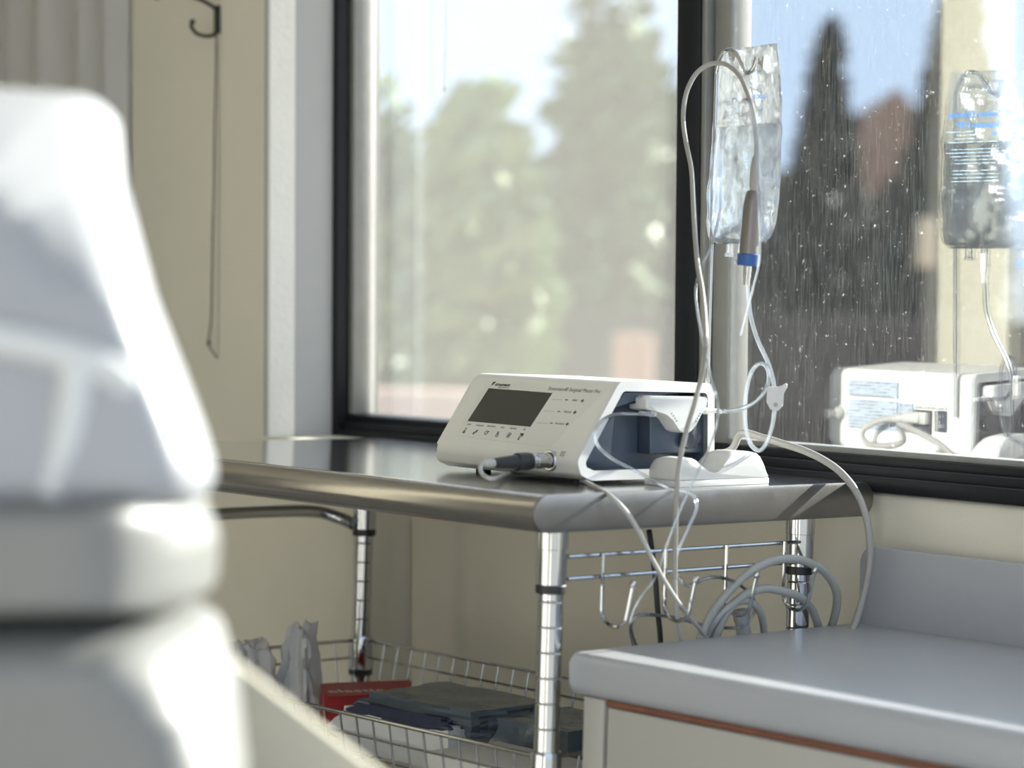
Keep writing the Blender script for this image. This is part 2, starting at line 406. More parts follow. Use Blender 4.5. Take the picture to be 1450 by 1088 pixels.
# basket shelf
bk = obj('wire_basket', (lambda b: (tube(b, [(XL, YF-.006, .636), (XR, YF-.006, .636)], .0024, 8, smooth=False), tube(b, [(XL, YB+.006, .636), (XR, YB+.006, .636)], .0024, 8, smooth=False),
     tube(b, [(XL-.004, YF, .636), (XL-.004, YB, .636)], .0024, 8, smooth=False), tube(b, [(XR+.004, YF, .636), (XR+.004, YB, .636)], .0024, 8, smooth=False), b)[-1])(bmesh.new()), 'wire', table)
ZB = .548; IN = .016
b = bmesh.new()
for dz, k in ((.614, .25), (ZB+.004, .95)):
    for y in (YF-.006+IN*k, YB+.006-IN*k): tube(b, [(XL, y, dz), (XR, y, dz)], .0017, 6, smooth=False)
    for x in (XL-.004+IN*k, XR+.004-IN*k): tube(b, [(x, YF, dz), (x, YB, dz)], .0017, 6, smooth=False)
obj('side_rail', b, 'wire', bk)
def side(n, p0, p1, q0, q1):
    b = bmesh.new()
    for i in range(n+1):
        t = (i+.5)/(n+1); a = Vector(p0).lerp(Vector(p1), t); c = Vector(q0).lerp(Vector(q1), t)
        tube(b, [a, c], .0013, 6, smooth=False)
    obj('side_grid', b, 'wire', bk)
e1, e2 = .012, -.012
side(26, (XL, YF-.006, .637), (XR, YF-.006, .637), (XL, YF+.010, ZB), (XR, YF+.010, ZB))
side(26, (XL, YB+.006, .637), (XR, YB+.006, .637), (XL, YB-.010, ZB), (XR, YB-.010, ZB))
side(12, (XL-.004, YF, .637), (XL-.004, YB, .637), (XL+.012, YF, ZB), (XL+.012, YB, ZB))
side(12, (XR+.004, YF, .637), (XR+.004, YB, .637), (XR-.012, YF, ZB), (XR-.012, YB, ZB))
b = bmesh.new()
for i in range(14):
    y = YF+.012+(YB-YF-.024)*i/13; tube(b, [(XL+.01, y, ZB), (XR-.01, y, ZB)], .0013, 6, smooth=False)
for i in range(9):
    x = XL+.02+(XR-XL-.04)*i/8; tube(b, [(x, YF+.01, ZB-.003), (x, YB-.01, ZB-.003)], .002, 6, smooth=False)
obj('floor_grid', b, 'wire', bk)
# hook rail on the right end
b = bmesh.new(); XH = -.0075
for z in (.8366, .8144): tube(b, [(XH, YF+.014, z), (XH, YB-.004, z)], .0021, 8, smooth=False)
hr = obj('hook_rail', b, 'chrome', table)
for px0 in (854.5, 943, 1029, 1111):
    p = at(px0, 780, 0, -.004); y = p.y
    b = bmesh.new(); x = -.0042
    pts = [(x, y, .8385), (x, y, .815), (x, y, .785)]
    for k in range(1, 9):
        a = PI+PI*.86*k/8; pts.append((x+.0185+.0185*math.cos(a), y, .783+.017*math.sin(a)))
    pts += [(x+.041, y, .800), (x+.0435, y, .8105)]
    tube(b, pts, .002, 8, 5)
    hk = obj('hook', b, 'chrome', hr)
    b = bmesh.new(); lathe(b, (x+.0432, y, .808), (.1, 0, 1), [(0, .0026), (.0015, .0031), (.005, .0031), (.0065, .002)], 10); obj('hook_tip', b, 'chrome', hk)
# push handle at the far left end
b = bmesh.new()
hp = [at(500, 742, 0, -.776), at(478, 733, 0, -.80), at(443, 724.5, 0, -.815), at(374, 725, 0, -.815), at(300, 729, 0, -.815), at(200, 736, 0, -.815)]
tube(b, hp+[(-.80, YF-.01, hp[-1].z), (-.776, YF, hp[-1].z)] if hp[-1].y > YF+.03 else hp, .0085, 14)
obj('handle_bar', b, 'chrome', table)

# ================================================================== SURGICAL MOTOR UNIT (own frame)
W, D, H, SB = .2339, .206, .0939, .0645
mot = thing('surgical_motor', 'off-white surgical motor console with dark display and sloped front on the steel table', 'medical device', mw=MM)
outl = [(.0, .010), (SB-.006, H), (D-.004, H-.002), (D, -.0105), (.022, -.0105), (.006, -.0045)]
P0 = fillet(outl, [.012, .014, .010, .012, .006, .006], 5)
sd = lambda u, v, d: Vector((d, u, v))
b = bmesh.new(); prism(b, P0, sd, -W, -.006, True, False, bev=.005)
body = obj('housing', b, 'motor', mot, MM, angle=40)
pi0 = inset(outl, .0105)
P1 = fillet(pi0, [.010, .007, .006, .007, .003, .003], 5)
b = bmesh.new(); ring(b, P0, P1, sd, -.0065, 0); obj('side_rim', b, 'motorw', mot, MM, label='white rim around the pump recess')
b = bmesh.new(); prism(b, P1, sd, -.030, -.0008, True, False)
rec = obj('pump_recess', b, 'navy', mot, MM, angle=30, label='dark blue-grey recess')
# raised lower-right platform and darker well to the left of the pump
def sp(px, py, x): v = atl(MM, px, py, 0, x); return (v.y, v.z)
Z1 = lambda x, y: (820+x/4.833, 520+y/4.833)
well = [sp(*Z1(*q), -.006) for q in ((230, 305), (480, 195), (520, 305), (620, 345), (690, 440), (690, 600), (480, 600), (400, 520), (230, 480))]
b = bmesh.new(); prism(b, [sp(*Z1(*q), -.004) for q in ((515, 600), (515, 300), (890, 175), (905, 180), (905, 590))], sd, -.0295, -.010, bev=.002); obj('pump_platform', b, 'navy', rec, MM)
b = bmesh.new(); prism(b, fillet([sp(*Z1(*q), -.004) for q in ((20, 655), (265, 300), (230, 640), (30, 664))], .002), sd, -.0295, -.008, bev=.001); obj('recess_ledge', b, 'navy', rec, MM)
b = bmesh.new(); prism(b, fillet([sp(*Z1(*q), -.004) for q in ((230, 295), (320, 175), (900, 172), (480, 198))], .001), sd, -.0295, -.006, bev=.001); obj('recess_shelf', b, 'navy', rec, MM)
# pump head
ph = [sp(*Z1(*q), .012) for q in ((468, 215), (492, 198), (868, 205), (880, 225), (878, 290), (845, 310), (800, 400), (760, 445), (725, 452), (690, 435), (645, 365), (600, 325), (540, 305), (468, 292))]
b = bmesh.new(); prism(b, fillet(ph, .0022, 3), sd, -.018, .012, bev=.0035); pump = obj('pump_head', b, 'motorw', mot, MM, angle=40, label='white pump head')
for Q in (((635, 318), (648, 334), (659, 351), (670, 368)), ((830, 318), (821, 335), (811, 352), (801, 369))):
    b = bmesh.new()
    for q in Q:
        y, z = sp(*Z1(*q), .0124); lathe(b, (.0118, y, z), (1, 0, 0), [(0, .0008), (.0004, .0008)], 8)
    obj('grip_mark', b, 'ink', pump, MM)
y, z = sp(*Z1(745, 500), -.004); b = bmesh.new(); lathe(b, (-.0105, y, z), (1, 0, 0), [(0, .0095), (.006, .0095), (.0075, .0085)], 28); obj('pump_knob', b, 'navyd', mot, MM)
b = bmesh.new(); prism(b, fillet([sp(*Z1(*q), -.002) for q in ((850, 330), (876, 320), (876, 460), (830, 560), (730, 560), (800, 470))], .003), sd, -.0098, -.0085); obj('pump_cover', b, 'tube', mot, MM)
y, z = sp(*Z1(836, 530), -.008)
b = text('EVI N', .0042, frameM((-.0082, y, z), (0, 1, 0), (0, 0, 1)), None, None, '', ali='CENTER'); obj('marking', b, 'ink', mot, MM, smooth=False)
# tubing stubs
for q, ax in (((497, 318), -1), ((878, 300), 1)):
    y, z = sp(*Z1(*q), .006); b = bmesh.new(); lathe(b, (.006, y, z), (0, ax, 0), [(-.004, .0036), (.004, .0036), (.005, .0026), (.018, .0026)], 14); obj('tube_port', b, 'whitep', pump, MM)
# front fascia: points on the slope
fo, fu = Vector((0, .0, .010)), Vector((0, SB-.006, H-.010)).normalized()
fn = Vector((0, -fu.z, fu.y))
def fp(px, py, off=.0):
    o = MM.inverted() @ CAM; d = MM.inverted().to_3x3() @ ray(px, py); q = fo+fn*off
    t = (q-o).dot(fn)/d.dot(fn); v = o+d*t; return (v.x, (v-fo).dot(fu))
fm = lambda u, v, d: Vector((u, 0, 0))+fo+fu*v+fn*d
def fM(px, py, off=.0006): u, v = fp(px, py); return frameM(fm(u, v, off), (1, 0, 0), fu)
Zf = lambda x, y: (640+x/7.632, 525+y/7.632)
b = bmesh.new(); q = [fp(*Zf(*c)) for c in ((385, 95), (1660, 215), (1060, 830), (25, 700))]
prism(b, fillet(q, .004), fm, -.001, .0003); obj('keypad_membrane', b, 'membrane', mot, MM)
q = [fp(*Zf(*c)) for c in ((400, 193), (1092, 245), (852, 612), (170, 550))]
b = bmesh.new(); ring(b, inset(q, -.0012), q, fm, -.001, .0007); scr = obj('display', (lambda bb: (prism(bb, q, fm, -.001, .0005), bb)[1])(bmesh.new()), 'lcd', mot, MM, label='dark blank display')
obj('display_edge', b, 'membrane', scr, MM)
def ftext(s, px, py, size, m='ink', ali='LEFT', sx=1, bold=0, it=0):
    return text(s, size, fM(px, py, .0004), None, None, '', ali=ali, sx=sx, bold=bold, italic=it)
b = ftext('straumann', *Zf(468, 150), .0060, bold=.00012, it=.15); lg = bmesh.new()
prism(lg, [fp(*Zf(*c)) for c in ((425, 165), (447, 128), (478, 120), (455, 148))], fm, .0003, .0006); merge(b, lg)
obj('maker_logo', b, 'ink', mot, MM, smooth=False)
b = ftext('simply doing more', *Zf(497, 181), .0026); obj('tagline', b, 'inkg', mot, MM, smooth=False)
b = ftext('Straumann\u00ae Surgical Motor Pro', *Zf(1040, 195), .0068, it=.12, sx=.93); obj('product_title', b, 'inkg', mot, MM, smooth=False)
for row, (lx0, lx1, ly, mx_, tx, px_, py_, s) in enumerate(((1075, 1190, 312, 1240, 1330, 1412, 325, 'SPEED'), (992, 1108, 438, 1158, 1247, 1330, 450, 'TORQUE'), (915, 1030, 566, 1076, 1164, 1248, 577, 'PROGRAM'))):
    b = ftext(s, *Zf(tx, py_), .0030, ali='CENTER'); k = bmesh.new()
    a0, a1 = fp(*Zf(lx0, ly-1)), fp(*Zf(lx1, ly+7)); prism(k, [(a0[0], a0[1]-.0001), (a1[0], a1[1]-.0001), (a1[0], a1[1]+.0001), (a0[0], a0[1]+.0001)], fm, .0002, .0005); merge(b, k)
    obj('key_caption', b, 'inkg', mot, MM, smooth=False)
    b = bmesh.new(); c = fp(*Zf(mx_, py_-6)); d = fp(*Zf(px_, py_+4))
    prism(b, [(c[0]-.0019, c[1]-.0005), (c[0]+.0019, c[1]-.0005), (c[0]+.0019, c[1]+.0005), (c[0]-.0019, c[1]+.0005)], fm, .0002, .0006)
    obj('minus_key', b, 'ink', mot, MM, smooth=False); b = bmesh.new()
    for wx, wy in ((.0021, .0006), (.0006, .0021)): prism(b, [(d[0]-wx, d[1]-wy), (d[0]+wx, d[1]-wy), (d[0]+wx, d[1]+wy), (d[0]-wx, d[1]+wy)], fm, .0002, .0006)
    obj('plus_key', b, 'ink', mot, MM, smooth=False)
b = bmesh.new()
for s, x, y in (('LIGHT', 188, 584), ('COOLANT', 303, 597), ('HANDPIECE', 427, 605), ('GEAR', 548, 618), ('MEMORY', 666, 629), ('OK', 786, 640)):
    merge(b, ftext(s, *Zf(x, y), .0027, ali='CENTER'))
obj('key_caption', b, 'inkg', mot, MM, smooth=False)
def icon(px, py, shapes):
    b = bmesh.new(); c = fp(*Zf(px, py))
    for kind, *a in shapes:
        if kind == 'r':
            x0, y0, x1, y1, w = a; p = Vector((x0, y0)); e = Vector((x1, y1)); n = Vector((-(e-p).y, (e-p).x)).normalized()*w
            pts = [p+n, e+n, e-n, p-n]
            prism(b, [(c[0]+v.x, c[1]+v.y) for v in pts], fm, .0002, .0006)
        else:
            x0, y0, r, w = a
            o = [(c[0]+x0+r*math.cos(t*PI/8), c[1]+y0+r*math.sin(t*PI/8)) for t in range(16)]
            if w: ring(b, o, [(c[0]+x0+(r-w)*math.cos(t*PI/8), c[1]+y0+(r-w)*math.sin(t*PI/8)) for t in range(16)], fm, .0002, .0006)
            else: prism(b, o, fm, .0002, .0006)
    obj('key_icon', b, 'ink', mot, MM, smooth=False)
k = .001
icon(140, 650, [('r', 0, -3*k, 0, 1*k, .0003), ('c', .4*k, 2.6*k, 1.0*k, 0), ('r', -1.6*k, -3*k, 1.6*k, -3*k, .0003), ('r', -1.6*k, -3*k, -1.2*k, 0, .0002), ('r', 1.6*k, -3*k, 1.2*k, 0, .0002)])
icon(255, 667, [('r', -2*k, -3*k, -1*k, 0, .0011), ('r', .4*k, -.5*k, 2*k, 3*k, .0010)])
icon(375, 675, [('c', -.4*k, 0, 2.6*k, .0007), ('r', 1.2*k, .8*k, 3.2*k, 2.4*k, .0006)])
icon(495, 690, [('c', 0, -1.4*k, 2.2*k, .0009), ('c', -.6*k, 2.1*k, 1.5*k, .0007)])
icon(617, 700, [('r', -2*k, -3*k, -2*k, 3*k, .0003), ('r', -2*k, 3*k, 1.4*k, 3*k, .0003), ('r', -2*k, -3*k, 1.6*k, -3*k, .0003), ('r', 1.6*k, -3*k, 1.6*k, 0, .0003), ('r', -.6*k, -1.4*k, 2.4*k, 2.2*k, .0007)])
icon(745, 712, [('r', -2.2*k, 2.4*k, 2.8*k, 2.6*k, .0013), ('r', 1.6*k, 0, 2.6*k, 2*k, .0007), ('c', -1*k, -3.6*k, 1.3*k, 0), ('r', -2.4*k, -1*k, 1*k, -.8*k, .0005)])
u, v = fp(797, 643); b = bmesh.new(); sq = [(u-.0028, v-.0028), (u+.0028, v-.0028), (u+.0028, v+.0028), (u-.0028, v+.0028)]
ring(b, sq, inset(sq, .0004), fm, .0, .0004); merge(b, text('F', .0036, fM(797, 643, .0002), None, None, '', ali='CENTER')); obj('type_symbol', b, 'inkg', mot, MM, smooth=False)
# socket for the motor cord on the lower front
SK = atl(MM, 780, 652, 1, .004)
b = bmesh.new(); lathe(b, (SK.x, .014, SK.z), (0, -1, 0), [(0, .0115), (.0115, .0115), (.0135, .0102), (.0135, .0090), (.006, .0088)], 28); obj('cord_socket', b, 'silver', mot, MM)
for x in (-.188, -.03):
    for y in (.034, .175):
        b = bmesh.new(); lathe(b, (x, y, -.0149), (0, 0, 1), [(0, .0085), (.0035, .0085), (.0055, .0065), (.008, .0065)], 18); obj('foot', b, 'blackp', mot, MM)
# back panel
def bk_box(name, x0, z0, x1, z1, m, t=.0006, y=D, parent=None, bev=0):
    b = bmesh.new(); box(b, x0, x1, y-.001, y+t, min(z0, z1), max(z0, z1), bev); return obj(name, b, m, parent or mot, MM, smooth=False)
bl = lambda z: z
lab = [bk_box('rating_label', -.202, .0785, -.116, .0585, 'label'), bk_box('rating_label', -.202, .0545, -.116, .0165, 'label'), bk_box('rating_label', -.1135, .0530, -.0905, .0160, 'label')]
def btext(s, x, z, size, m='ink', ali='CENTER'):
    b = text(s, size, frameM((x, D+.0007, z), (-1, 0, 0), (0, 0, 1)), None, None, '', ali=ali); return b
def rows_of_print(L0, x0, z0, x1, z1, n, sd_):
    b = bmesh.new(); r = random.Random(sd_)
    for i in range(n):
        z = z1-(z1-z0)*(i+.6)/n; x = x0+.003
        while x < x1-.006:
            w_ = r.uniform(.002, .012)
            if r.random() < .75: box(b, x, min(x+w_, x1-.003), D+.0005, D+.0008, z-.0007, z+.0007)
            x += w_+r.uniform(.0015, .006)
    obj('label_print', b, 'inkg', L0, MM, smooth=False)
rows_of_print(lab[0], -.202, .0585, -.116, .0785, 5, 1); rows_of_print(lab[1], -.202, .0165, -.116, .0545, 9, 2); rows_of_print(lab[2], -.1135, .016, -.0905, .053, 7, 3)
st = bk_box('socket_sticker', -.0885, .0570, -.0375, .0480, 'membrane')
rows_of_print(st, -.0885, .048, -.0375, .057, 3, 4)
sk = bk_box('mains_socket', -.0875, .0455, -.0605, .0155, 'navyd', .0015)
b = bmesh.new(); ring(b, [(-.0875, .0455), (-.0605, .0455), (-.0605, .0155), (-.0875, .0155)], [(-.085, .043), (-.063, .043), (-.063, .018), (-.085, .018)], lambda u, v, d: Vector((u, D+d, v)), .001, .003); obj('socket_rim', b, 'blackp', sk, MM, smooth=False)
sw = bk_box('mains_switch', -.0535, .0460, -.0365, .0200, 'navyd', .002, bev=.0006)
b = bmesh.new(); merge(b, text('O', .006, frameM((-.045, D+.0022, .027), (-1, 0, 0), (0, 0, 1)), None, None, '', ali='CENTER')); merge(b, text('I', .006, frameM((-.045, D+.0022, .039), (-1, 0, 0), (0, 0, 1)), None, None, '', ali='CENTER')); obj('switch_marking', b, 'membrane', sw, MM, smooth=False)
b = bmesh.new(); lathe(b, (-.2155, D-.001, .0355), (0, 1, 0), [(0, .0095), (.004, .0095), (.006, .0085), (.010, .0085), (.011, .0055), (.020, .0055), (.021, .0062), (.024, .0062)], 24); obj('pedal_socket', b, 'cablew', mot, MM)
# irrigant stand: rod clipped to the back, bent over into a hook
Rr = .0024
b = bmesh.new()
RX, RY = -.0965, .3455
rod = [(RX, RY, .955), (RX, RY, 1.10), (RX, RY, 1.25), (RX, RY, 1.335), (RX+.002, RY-.001, 1.352), (RX+.0095, RY-.003, 1.3665), (RX+.021, RY-.004, 1.3715), (RX+.033, RY-.006, 1.3665), (RX+.043, RY-.007, 1.3545), (RX+.050, RY-.008, 1.3465), (RX+.0555, RY-.0085, 1.3445), (RX+.061, RY-.009, 1.3475), (RX+.0645, RY-.009, 1.356), (RX+.0655, RY-.009, 1.3605)]
tube(b, rod, Rr, 12, 8); obj('irrigant_stand', b, 'chrome', mot, label='chrome hook rod rising from the back')

# ================================================================== SALINE BAG
bag = thing('saline_bag', 'clear saline bag hanging from the chrome hook rod above the surgical motor', 'infusion bag', (-.045, .338, 1.13))
bx, by = -.047, .3400; Wid = Vector((1, -.24, 0)).normalized(); Nrm = Vector((.24, 1, 0)).normalized()
def bagz(t):
    pts = [(0, .040), (.03, .049), (.10, .0525), (.25, .054), (.5, .0545), (.72, .052), (.88, .047), (.96, .044), (1, .043)]
    for (a, wa), (c, wc) in zip(pts, pts[1:]):
        if a <= t <= c: return 1.22*(wa+(wc-wa)*(t-a)/(c-a))
    return 1.22*pts[-1][1]
def bagthick(t, s):
    e = max(0, 1-s*s)**.62
    f = [(0, .0), (.03, .008), (.12, .0165), (.3, .0175), (.55, .012), (.75, .006), (.88, .0015), (1, .0004)]
    for (a, wa), (c, wc) in zip(f, f[1:]):
        if a <= t <= c: th = wa+(wc-wa)*(t-a)/(c-a); break
    return th*e+.0003
BZ0, BZ1 = 1.160, 1.372
def bagpt(t, s, sg, shrink=1, nz=1):
    w = bagz(t)*shrink; th = bagthick(t, s)*shrink
    z = BZ0+(BZ1-BZ0)*t; skew = .006*math.sin(t*2.2)-.004
    p = Vector((bx+skew, by, z))+Wid*(w*s)+Nrm*(sg*th)
    q = noise.noise(Vector((s*2.4+5, t*5, sg*3)))*.0055+noise.noise(Vector((s*7+1, t*14, sg*3)))*.0022
    return p+Nrm*q*nz*(1-abs(s)**4)+Wid*(noise.noise(Vector((t*9, 2, s)))*.003*nz*abs(s))
def sheet(bm, t0, t1, nt, ns, shrink, nz, smax=1):
    F = {}
    for sg in (-1, 1):
        for i in range(nt+1):
            for j in range(ns+1):
                s = (-1+2*j/ns)*smax; F[sg, i, j] = bm.verts.new(bagpt(t0+(t1-t0)*i/nt, s, sg, shrink, nz))
        for i in range(nt):
            for j in range(ns): bm.faces.new((F[sg, i, j], F[sg, i, j+1], F[sg, i+1, j+1], F[sg, i+1, j]))
    for i in range(nt):
        for j in (0, ns): bm.faces.new((F[-1, i, j], F[-1, i+1, j], F[1, i+1, j], F[1, i, j]))
    for j in range(ns):
        for i in (0, nt): bm.faces.new((F[-1, i, j], F[-1, i, j+1], F[1, i, j+1], F[1, i, j]))
b = bmesh.new(); sheet(b, .0, 1, 56, 28, 1, 1); obj('film', b, 'film', bag, angle=80)
b = bmesh.new(); sheet(b, .02, .60, 40, 24, .95, 1, .985); obj('fluid', b, 'fluid', bag, angle=80)
# print on the side that faces the window
def bt(s, x, t, size, ali='CENTER'):
    o = Vector((bx, by, BZ0+(BZ1-BZ0)*t))+Nrm*.0015
    z = bagpt(t, x/.054, 1, 1, 0); o = Vector((bx, by, z.z))-Wid*x+Nrm*(bagthick(t, x/.054)+.004)
    return text(s, size, frameM(o, -Wid, (0, 0, 1)), None, None, '', ali=ali, bold=.00025)
b = bmesh.new()
for s, x, t, sz in (('0.9% Sodium Chloride', .004, .755, .0104), ('Injection USP', .010, .695, .0104), ('mL', -.012, .645, .0075)):
    merge(b, bt(s, x, t, sz))
r = random.Random(5); fpn = bmesh.new()
for t in (.66, .64, .62, .60, .56, .54, .52, .50, .48, .44, .42, .40, .38):
    x = -.016
    while x < .040:
        w_ = r.uniform(.004, .014)
        if abs(t-.645) > .03 or x > 0:
            o = Vector((bx, by, BZ0+(BZ1-BZ0)*t))-Wid*x+Nrm*(bagthick(t, x/.066)+.004)
            q = bmesh.new(); box(q, 0, w_, -.0005, .0005, -.0001, .0001); q.transform(frameM(o, -Wid, (0, 0, 1))); merge(fpn, q)
        x += w_+r.uniform(.002, .005)
for i in range(9):
    t = .70-.055*i; o = Vector((bx, by, BZ0+(BZ1-BZ0)*t))-Wid*(-.038)+Nrm*(bagthick(t, .7)+.004)
    k = frameM(o, -Wid, (0, 0, 1)); q = bmesh.new(); box(q, -.003 if i % 2 else -.005, .004, -.0004, .0004, -.0001, .0001); q.transform(k); merge(b, q)
obj('label_print', b, 'blueink', bag, smooth=False); obj('fine_print', fpn, 'finep', bag, smooth=False)
# hanger eye and the two ports
b = bmesh.new(); c0 = Vector((bx+.006, by, 1.352)); ringp = [c0+Wid*(.011*math.cos(a*PI/8))+Vector((0, 0, .0075*math.sin(a*PI/8))) for a in range(16)]
tube(b, ringp, .0013, 6, 4, closed=True); obj('hanger_eye', b, 'film', bag)
for x, l in ((-.004, .030), (-.024, .022)):
    p = Vector((bx+x, by-.24*x+.003, BZ0+.012)); b = bmesh.new()
    lathe(b, p, (-.05, 0, -1), [(0, .0055), (.006, .0055), (.008, .0042), (l, .0042), (l+.001, .0055), (l+.004, .0055)], 16); obj('port', b, 'film', bag)

# ================================================================== HANDPIECE MOTOR WITH ITS CORD
hand = thing('motor_handpiece', 'grey metal motor handpiece with blue ring and pale cord hanging from the chrome hook', 'handpiece', at(1060, 400, 1, .312))
HY = .314
hp0, hp1 = at(1066.5, 270, 1, HY), at(1059.5, 366, 1, HY); hax = (hp1-hp0).normalized(); hl = (hp1-hp0).length
b = bmesh.new(); lathe(b, hp0, hax, [(0, .0055), (.003, .0072), (.012, .0088), (.020, .0094), (hl, .0102)], 28); obj('grip', b, 'titan', hand)
b = bmesh.new(); lathe(b, hp1-hax*.005, hax, [(0, .0108), (.001, .0118), (.012, .0118), (.013, .0108)], 28); obj('ring', b, 'bluer', hand, label='blue ring')
b = bmesh.new(); lathe(b, hp1+hax*.0075, hax, [(0, .0045), (.007, .0045), (.0072, .0040), (.009, .0040), (.0092, .0043), (.013, .0043), (.0132, .0037), (.021, .0037)], 20); obj('coupling', b, 'silver', hand)
b = bmesh.new(); lathe(b, at(1070, 222, 1, HY), at(1067, 272, 1, HY)-at(1070, 222, 1, HY), [(0, .0032), (.012, .0050), (.030, .0050), (.038, .0036)], 18); obj('strain_relief', b, 'cableg', hand)
cordp = [at(1066.5, 271, 1, HY), at(1070, 235, 1, HY), at(1071, 195, 1, HY), at(1064, 150, 1, .318), at(1050, 112, 1, .324), at(1033, 94, 1, .330), at(1018, 89.5, 1, .330), at(1000, 93, 1, .326), at(983, 108, 1, .32), at(971, 135, 1, .31), at(967.5, 170, 1, .30), at(972, 205, 1, .29), at(979, 240, 1, .28), at(981.5, 285, 1, .26), at(984, 330, 1, .24), at(988, 375, 1, .22), at(994, 410, 1, .20), at(998, 450, 1, .18), at(999, 490, 1, .16),
         at(994, 530, 0, .034), at(984, 570, 0, .034), at(972, 610, 0, .034), at(963, 650, 0, .034), at(958.5, 690, 0, .034), at(957, 720, 0, .032), at(956, 770, 0, .028), at(955.5, 820, 0, .024)]
b = bmesh.new(); tube(b, cordp, .0026, 10, 6)
obj('cord', b, 'cableg', hand)
e = cordp[-1]
pl0 = MM @ Vector((SK.x, -.0005, SK.z)); pdir = MM.to_3x3() @ Vector((0, -1, -.02))
b = bmesh.new(); lathe(b, pl0-pdir*.004, pdir, [(0, .0082), (.010, .0082), (.0105, .0076), (.012, .0076), (.0125, .0084), (.022, .0084), (.0225, .0078), (.024, .0078), (.0245, .0084), (.030, .0084)], 24); obj('plug_shell', b, 'silver', hand)
b = bmesh.new(); lathe(b, pl0+pdir*.0255, pdir, [(0, .0090), (.004, .0096), (.018, .0094), (.020, .0076), (.028, .0070), (.046, .0056), (.050, .0048)], 22); obj('plug_boot', b, 'blackp', hand)
tip = pl0+pdir*.074
b = bmesh.new(); lathe(b, tip, pdir, [(0, .0046), (.010, .0042), (.016, .0030)], 16); obj('plug_tip', b, 'cablew', hand)
q = tip+pdir*.015
ZC = .9032
low = [q-pdir*.006, q+pdir*.001, q+pdir*.006+Vector((.002, 0, -.004)), q+pdir*.007+Vector((.008, 0, -.011)), (q.x+.017, q.y-.001, .9075), at(728, 669.5, 2, ZC+.001), at(775, 671.5, 2, ZC), at(815, 678, 2, ZC), at(838, 687, 2, ZC), at(862, 701, 0, .004), at(884, 722, 0, .020), at(903, 750, 0, .026), at(920, 785, 0, .028), at(938, 818, 0, .026), at(958, 850, 0, .020), at(978, 876, 0, .010), at(992, 893, 0, -.004), at(1010, 925, 0, -.02), at(1000, 960, 0, -.024), at(975, 940, 0, -.012), at(960, 880, 0, .012), e]
b = bmesh.new(); tube(b, low, .0024, 10, 7); obj('cord', b, 'cablew', hand)

# ================================================================== CLEAR IRRIGATION TUBING
irr = thing('irrigation_tubing', 'clear irrigation tubing looped from the saline bag through the pump head', 'tubing', (-.03, .34, .99))
pR = MM @ Vector((.006, sp(*Z1(893, 302), .006)[0]+.014, sp(*Z1(893, 302), .006)[1]))
Y1 = .352
t1 = [at(1057, 392, 1, .350), at(1059, 410, 1, .351), at(1061, 432, 1, Y1), at(1064, 452, 1, Y1), at(1073, 482, 1, Y1), at(1088, 515, 1, Y1), at(1096, 545, 1, Y1), at(1097, 575, 1, Y1), at(1093, 605, 1, Y1-.002), at(1084, 630, 1, Y1-.004), at(1073, 638, 1, Y1-.008), at(1061, 625, 1, Y1-.012), at(1055, 595, 1, Y1-.014), at(1056, 560, 1, Y1-.014), at(1062, 532, 1, Y1-.012), at(1072, 517, 1, Y1-.010), at(1083, 517, 1, Y1-.008), at(1089, 532, 1, Y1-.008), at(1084, 553, 1, Y1-.010), at(1067, 571, 1, Y1-.016), at(1045, 580, 1, Y1-.024), at(1022, 583, 1, Y1-.034), pR]
b = bmesh.new(); tube(b, t1, .0024, 10, 8); obj('supply_tube', b, 'tube', irr)
b = bmesh.new(); lathe(b, t1[0]+Vector((-.001, 0, .030)), (.03, 0, -1), [(0, .0030), (.010, .0042), (.022, .0042), (.024, .0032), (.036, .0028)], 16); obj('drip_spike', b, 'whitep', irr)
# slide clamp on the loop
cc = at(1097, 562, 1, Y1-.003); cm = frameM(cc, (.675, .738, 0), (0, 0, 1))
b = bmesh.new()
clp = fillet([(-.0085, .011), (.006, .011), (.0125, .016), (.013, .011), (.0095, .004), (.0090, -.009), (.004, -.015), (-.004, -.014), (-.0085, -.006)], .002, 3)
prism(b, clp, ID, -.003, .003, bev=.0012); 
b.transform(cm); cl = obj('clamp', b, 'whitep', irr, angle=40, label='white slide clamp')
b = bmesh.new(); lathe(b, (.001, -.0085, .0028), (0, 0, 1), [(0, .0024), (.0004, .0024)], 14); b.transform(cm); obj('clamp_hole', b, 'cabled', cl)
pL = MM @ Vector((.006, sp(*Z1(497, 318), .006)[0]-.012, sp(*Z1(497, 318), .006)[1]))
t2 = [pL, MM @ Vector((.010, .098, .0585)), at(880, 586, 0, -.064), at(862, 590, 0, -.060), at(848, 600, 0, -.058), at(843, 615, 0, -.056), at(848, 633, 0, -.054), at(866, 649, 0, -.050), at(890, 662, 0, -.044), at(915, 675, 0, -.034), at(940, 688, 0, -.016), at(957, 694, 0, .003), at(975, 697, 0, .015), at(985, 707, 0, .026), at(986, 722, 0, .030), at(976, 745, 0, .030), at(964, 772, 0, .028), at(955, 800, 0, .022), at(962, 818, 0, .014), at(975, 830, 0, .012), at(1005, 818, 0, .016), at(1035, 822, 0, .012), at(1058, 838, 0, .008), at(1070, 862, 0, .004), at(1050, 888, 0, -.006), at(1000, 886, 0, -.010), at(950, 874, 0, -.012), at(905, 872, 0, -.010), at(893, 890, 0, -.014), at(900, 925, 0, -.022)]
b = bmesh.new(); tube(b, t2, .0018, 8, 7); obj('outlet_tube', b, 'tube', irr)
b = bmesh.new(); lathe(b, pL+Vector((0, .012, 0)), pL-t2[1]+Vector((0, -.03, 0)), [(0, .0036), (.014, .0036), (.016, .0026)], 14); obj('connector', b, 'tube', irr)
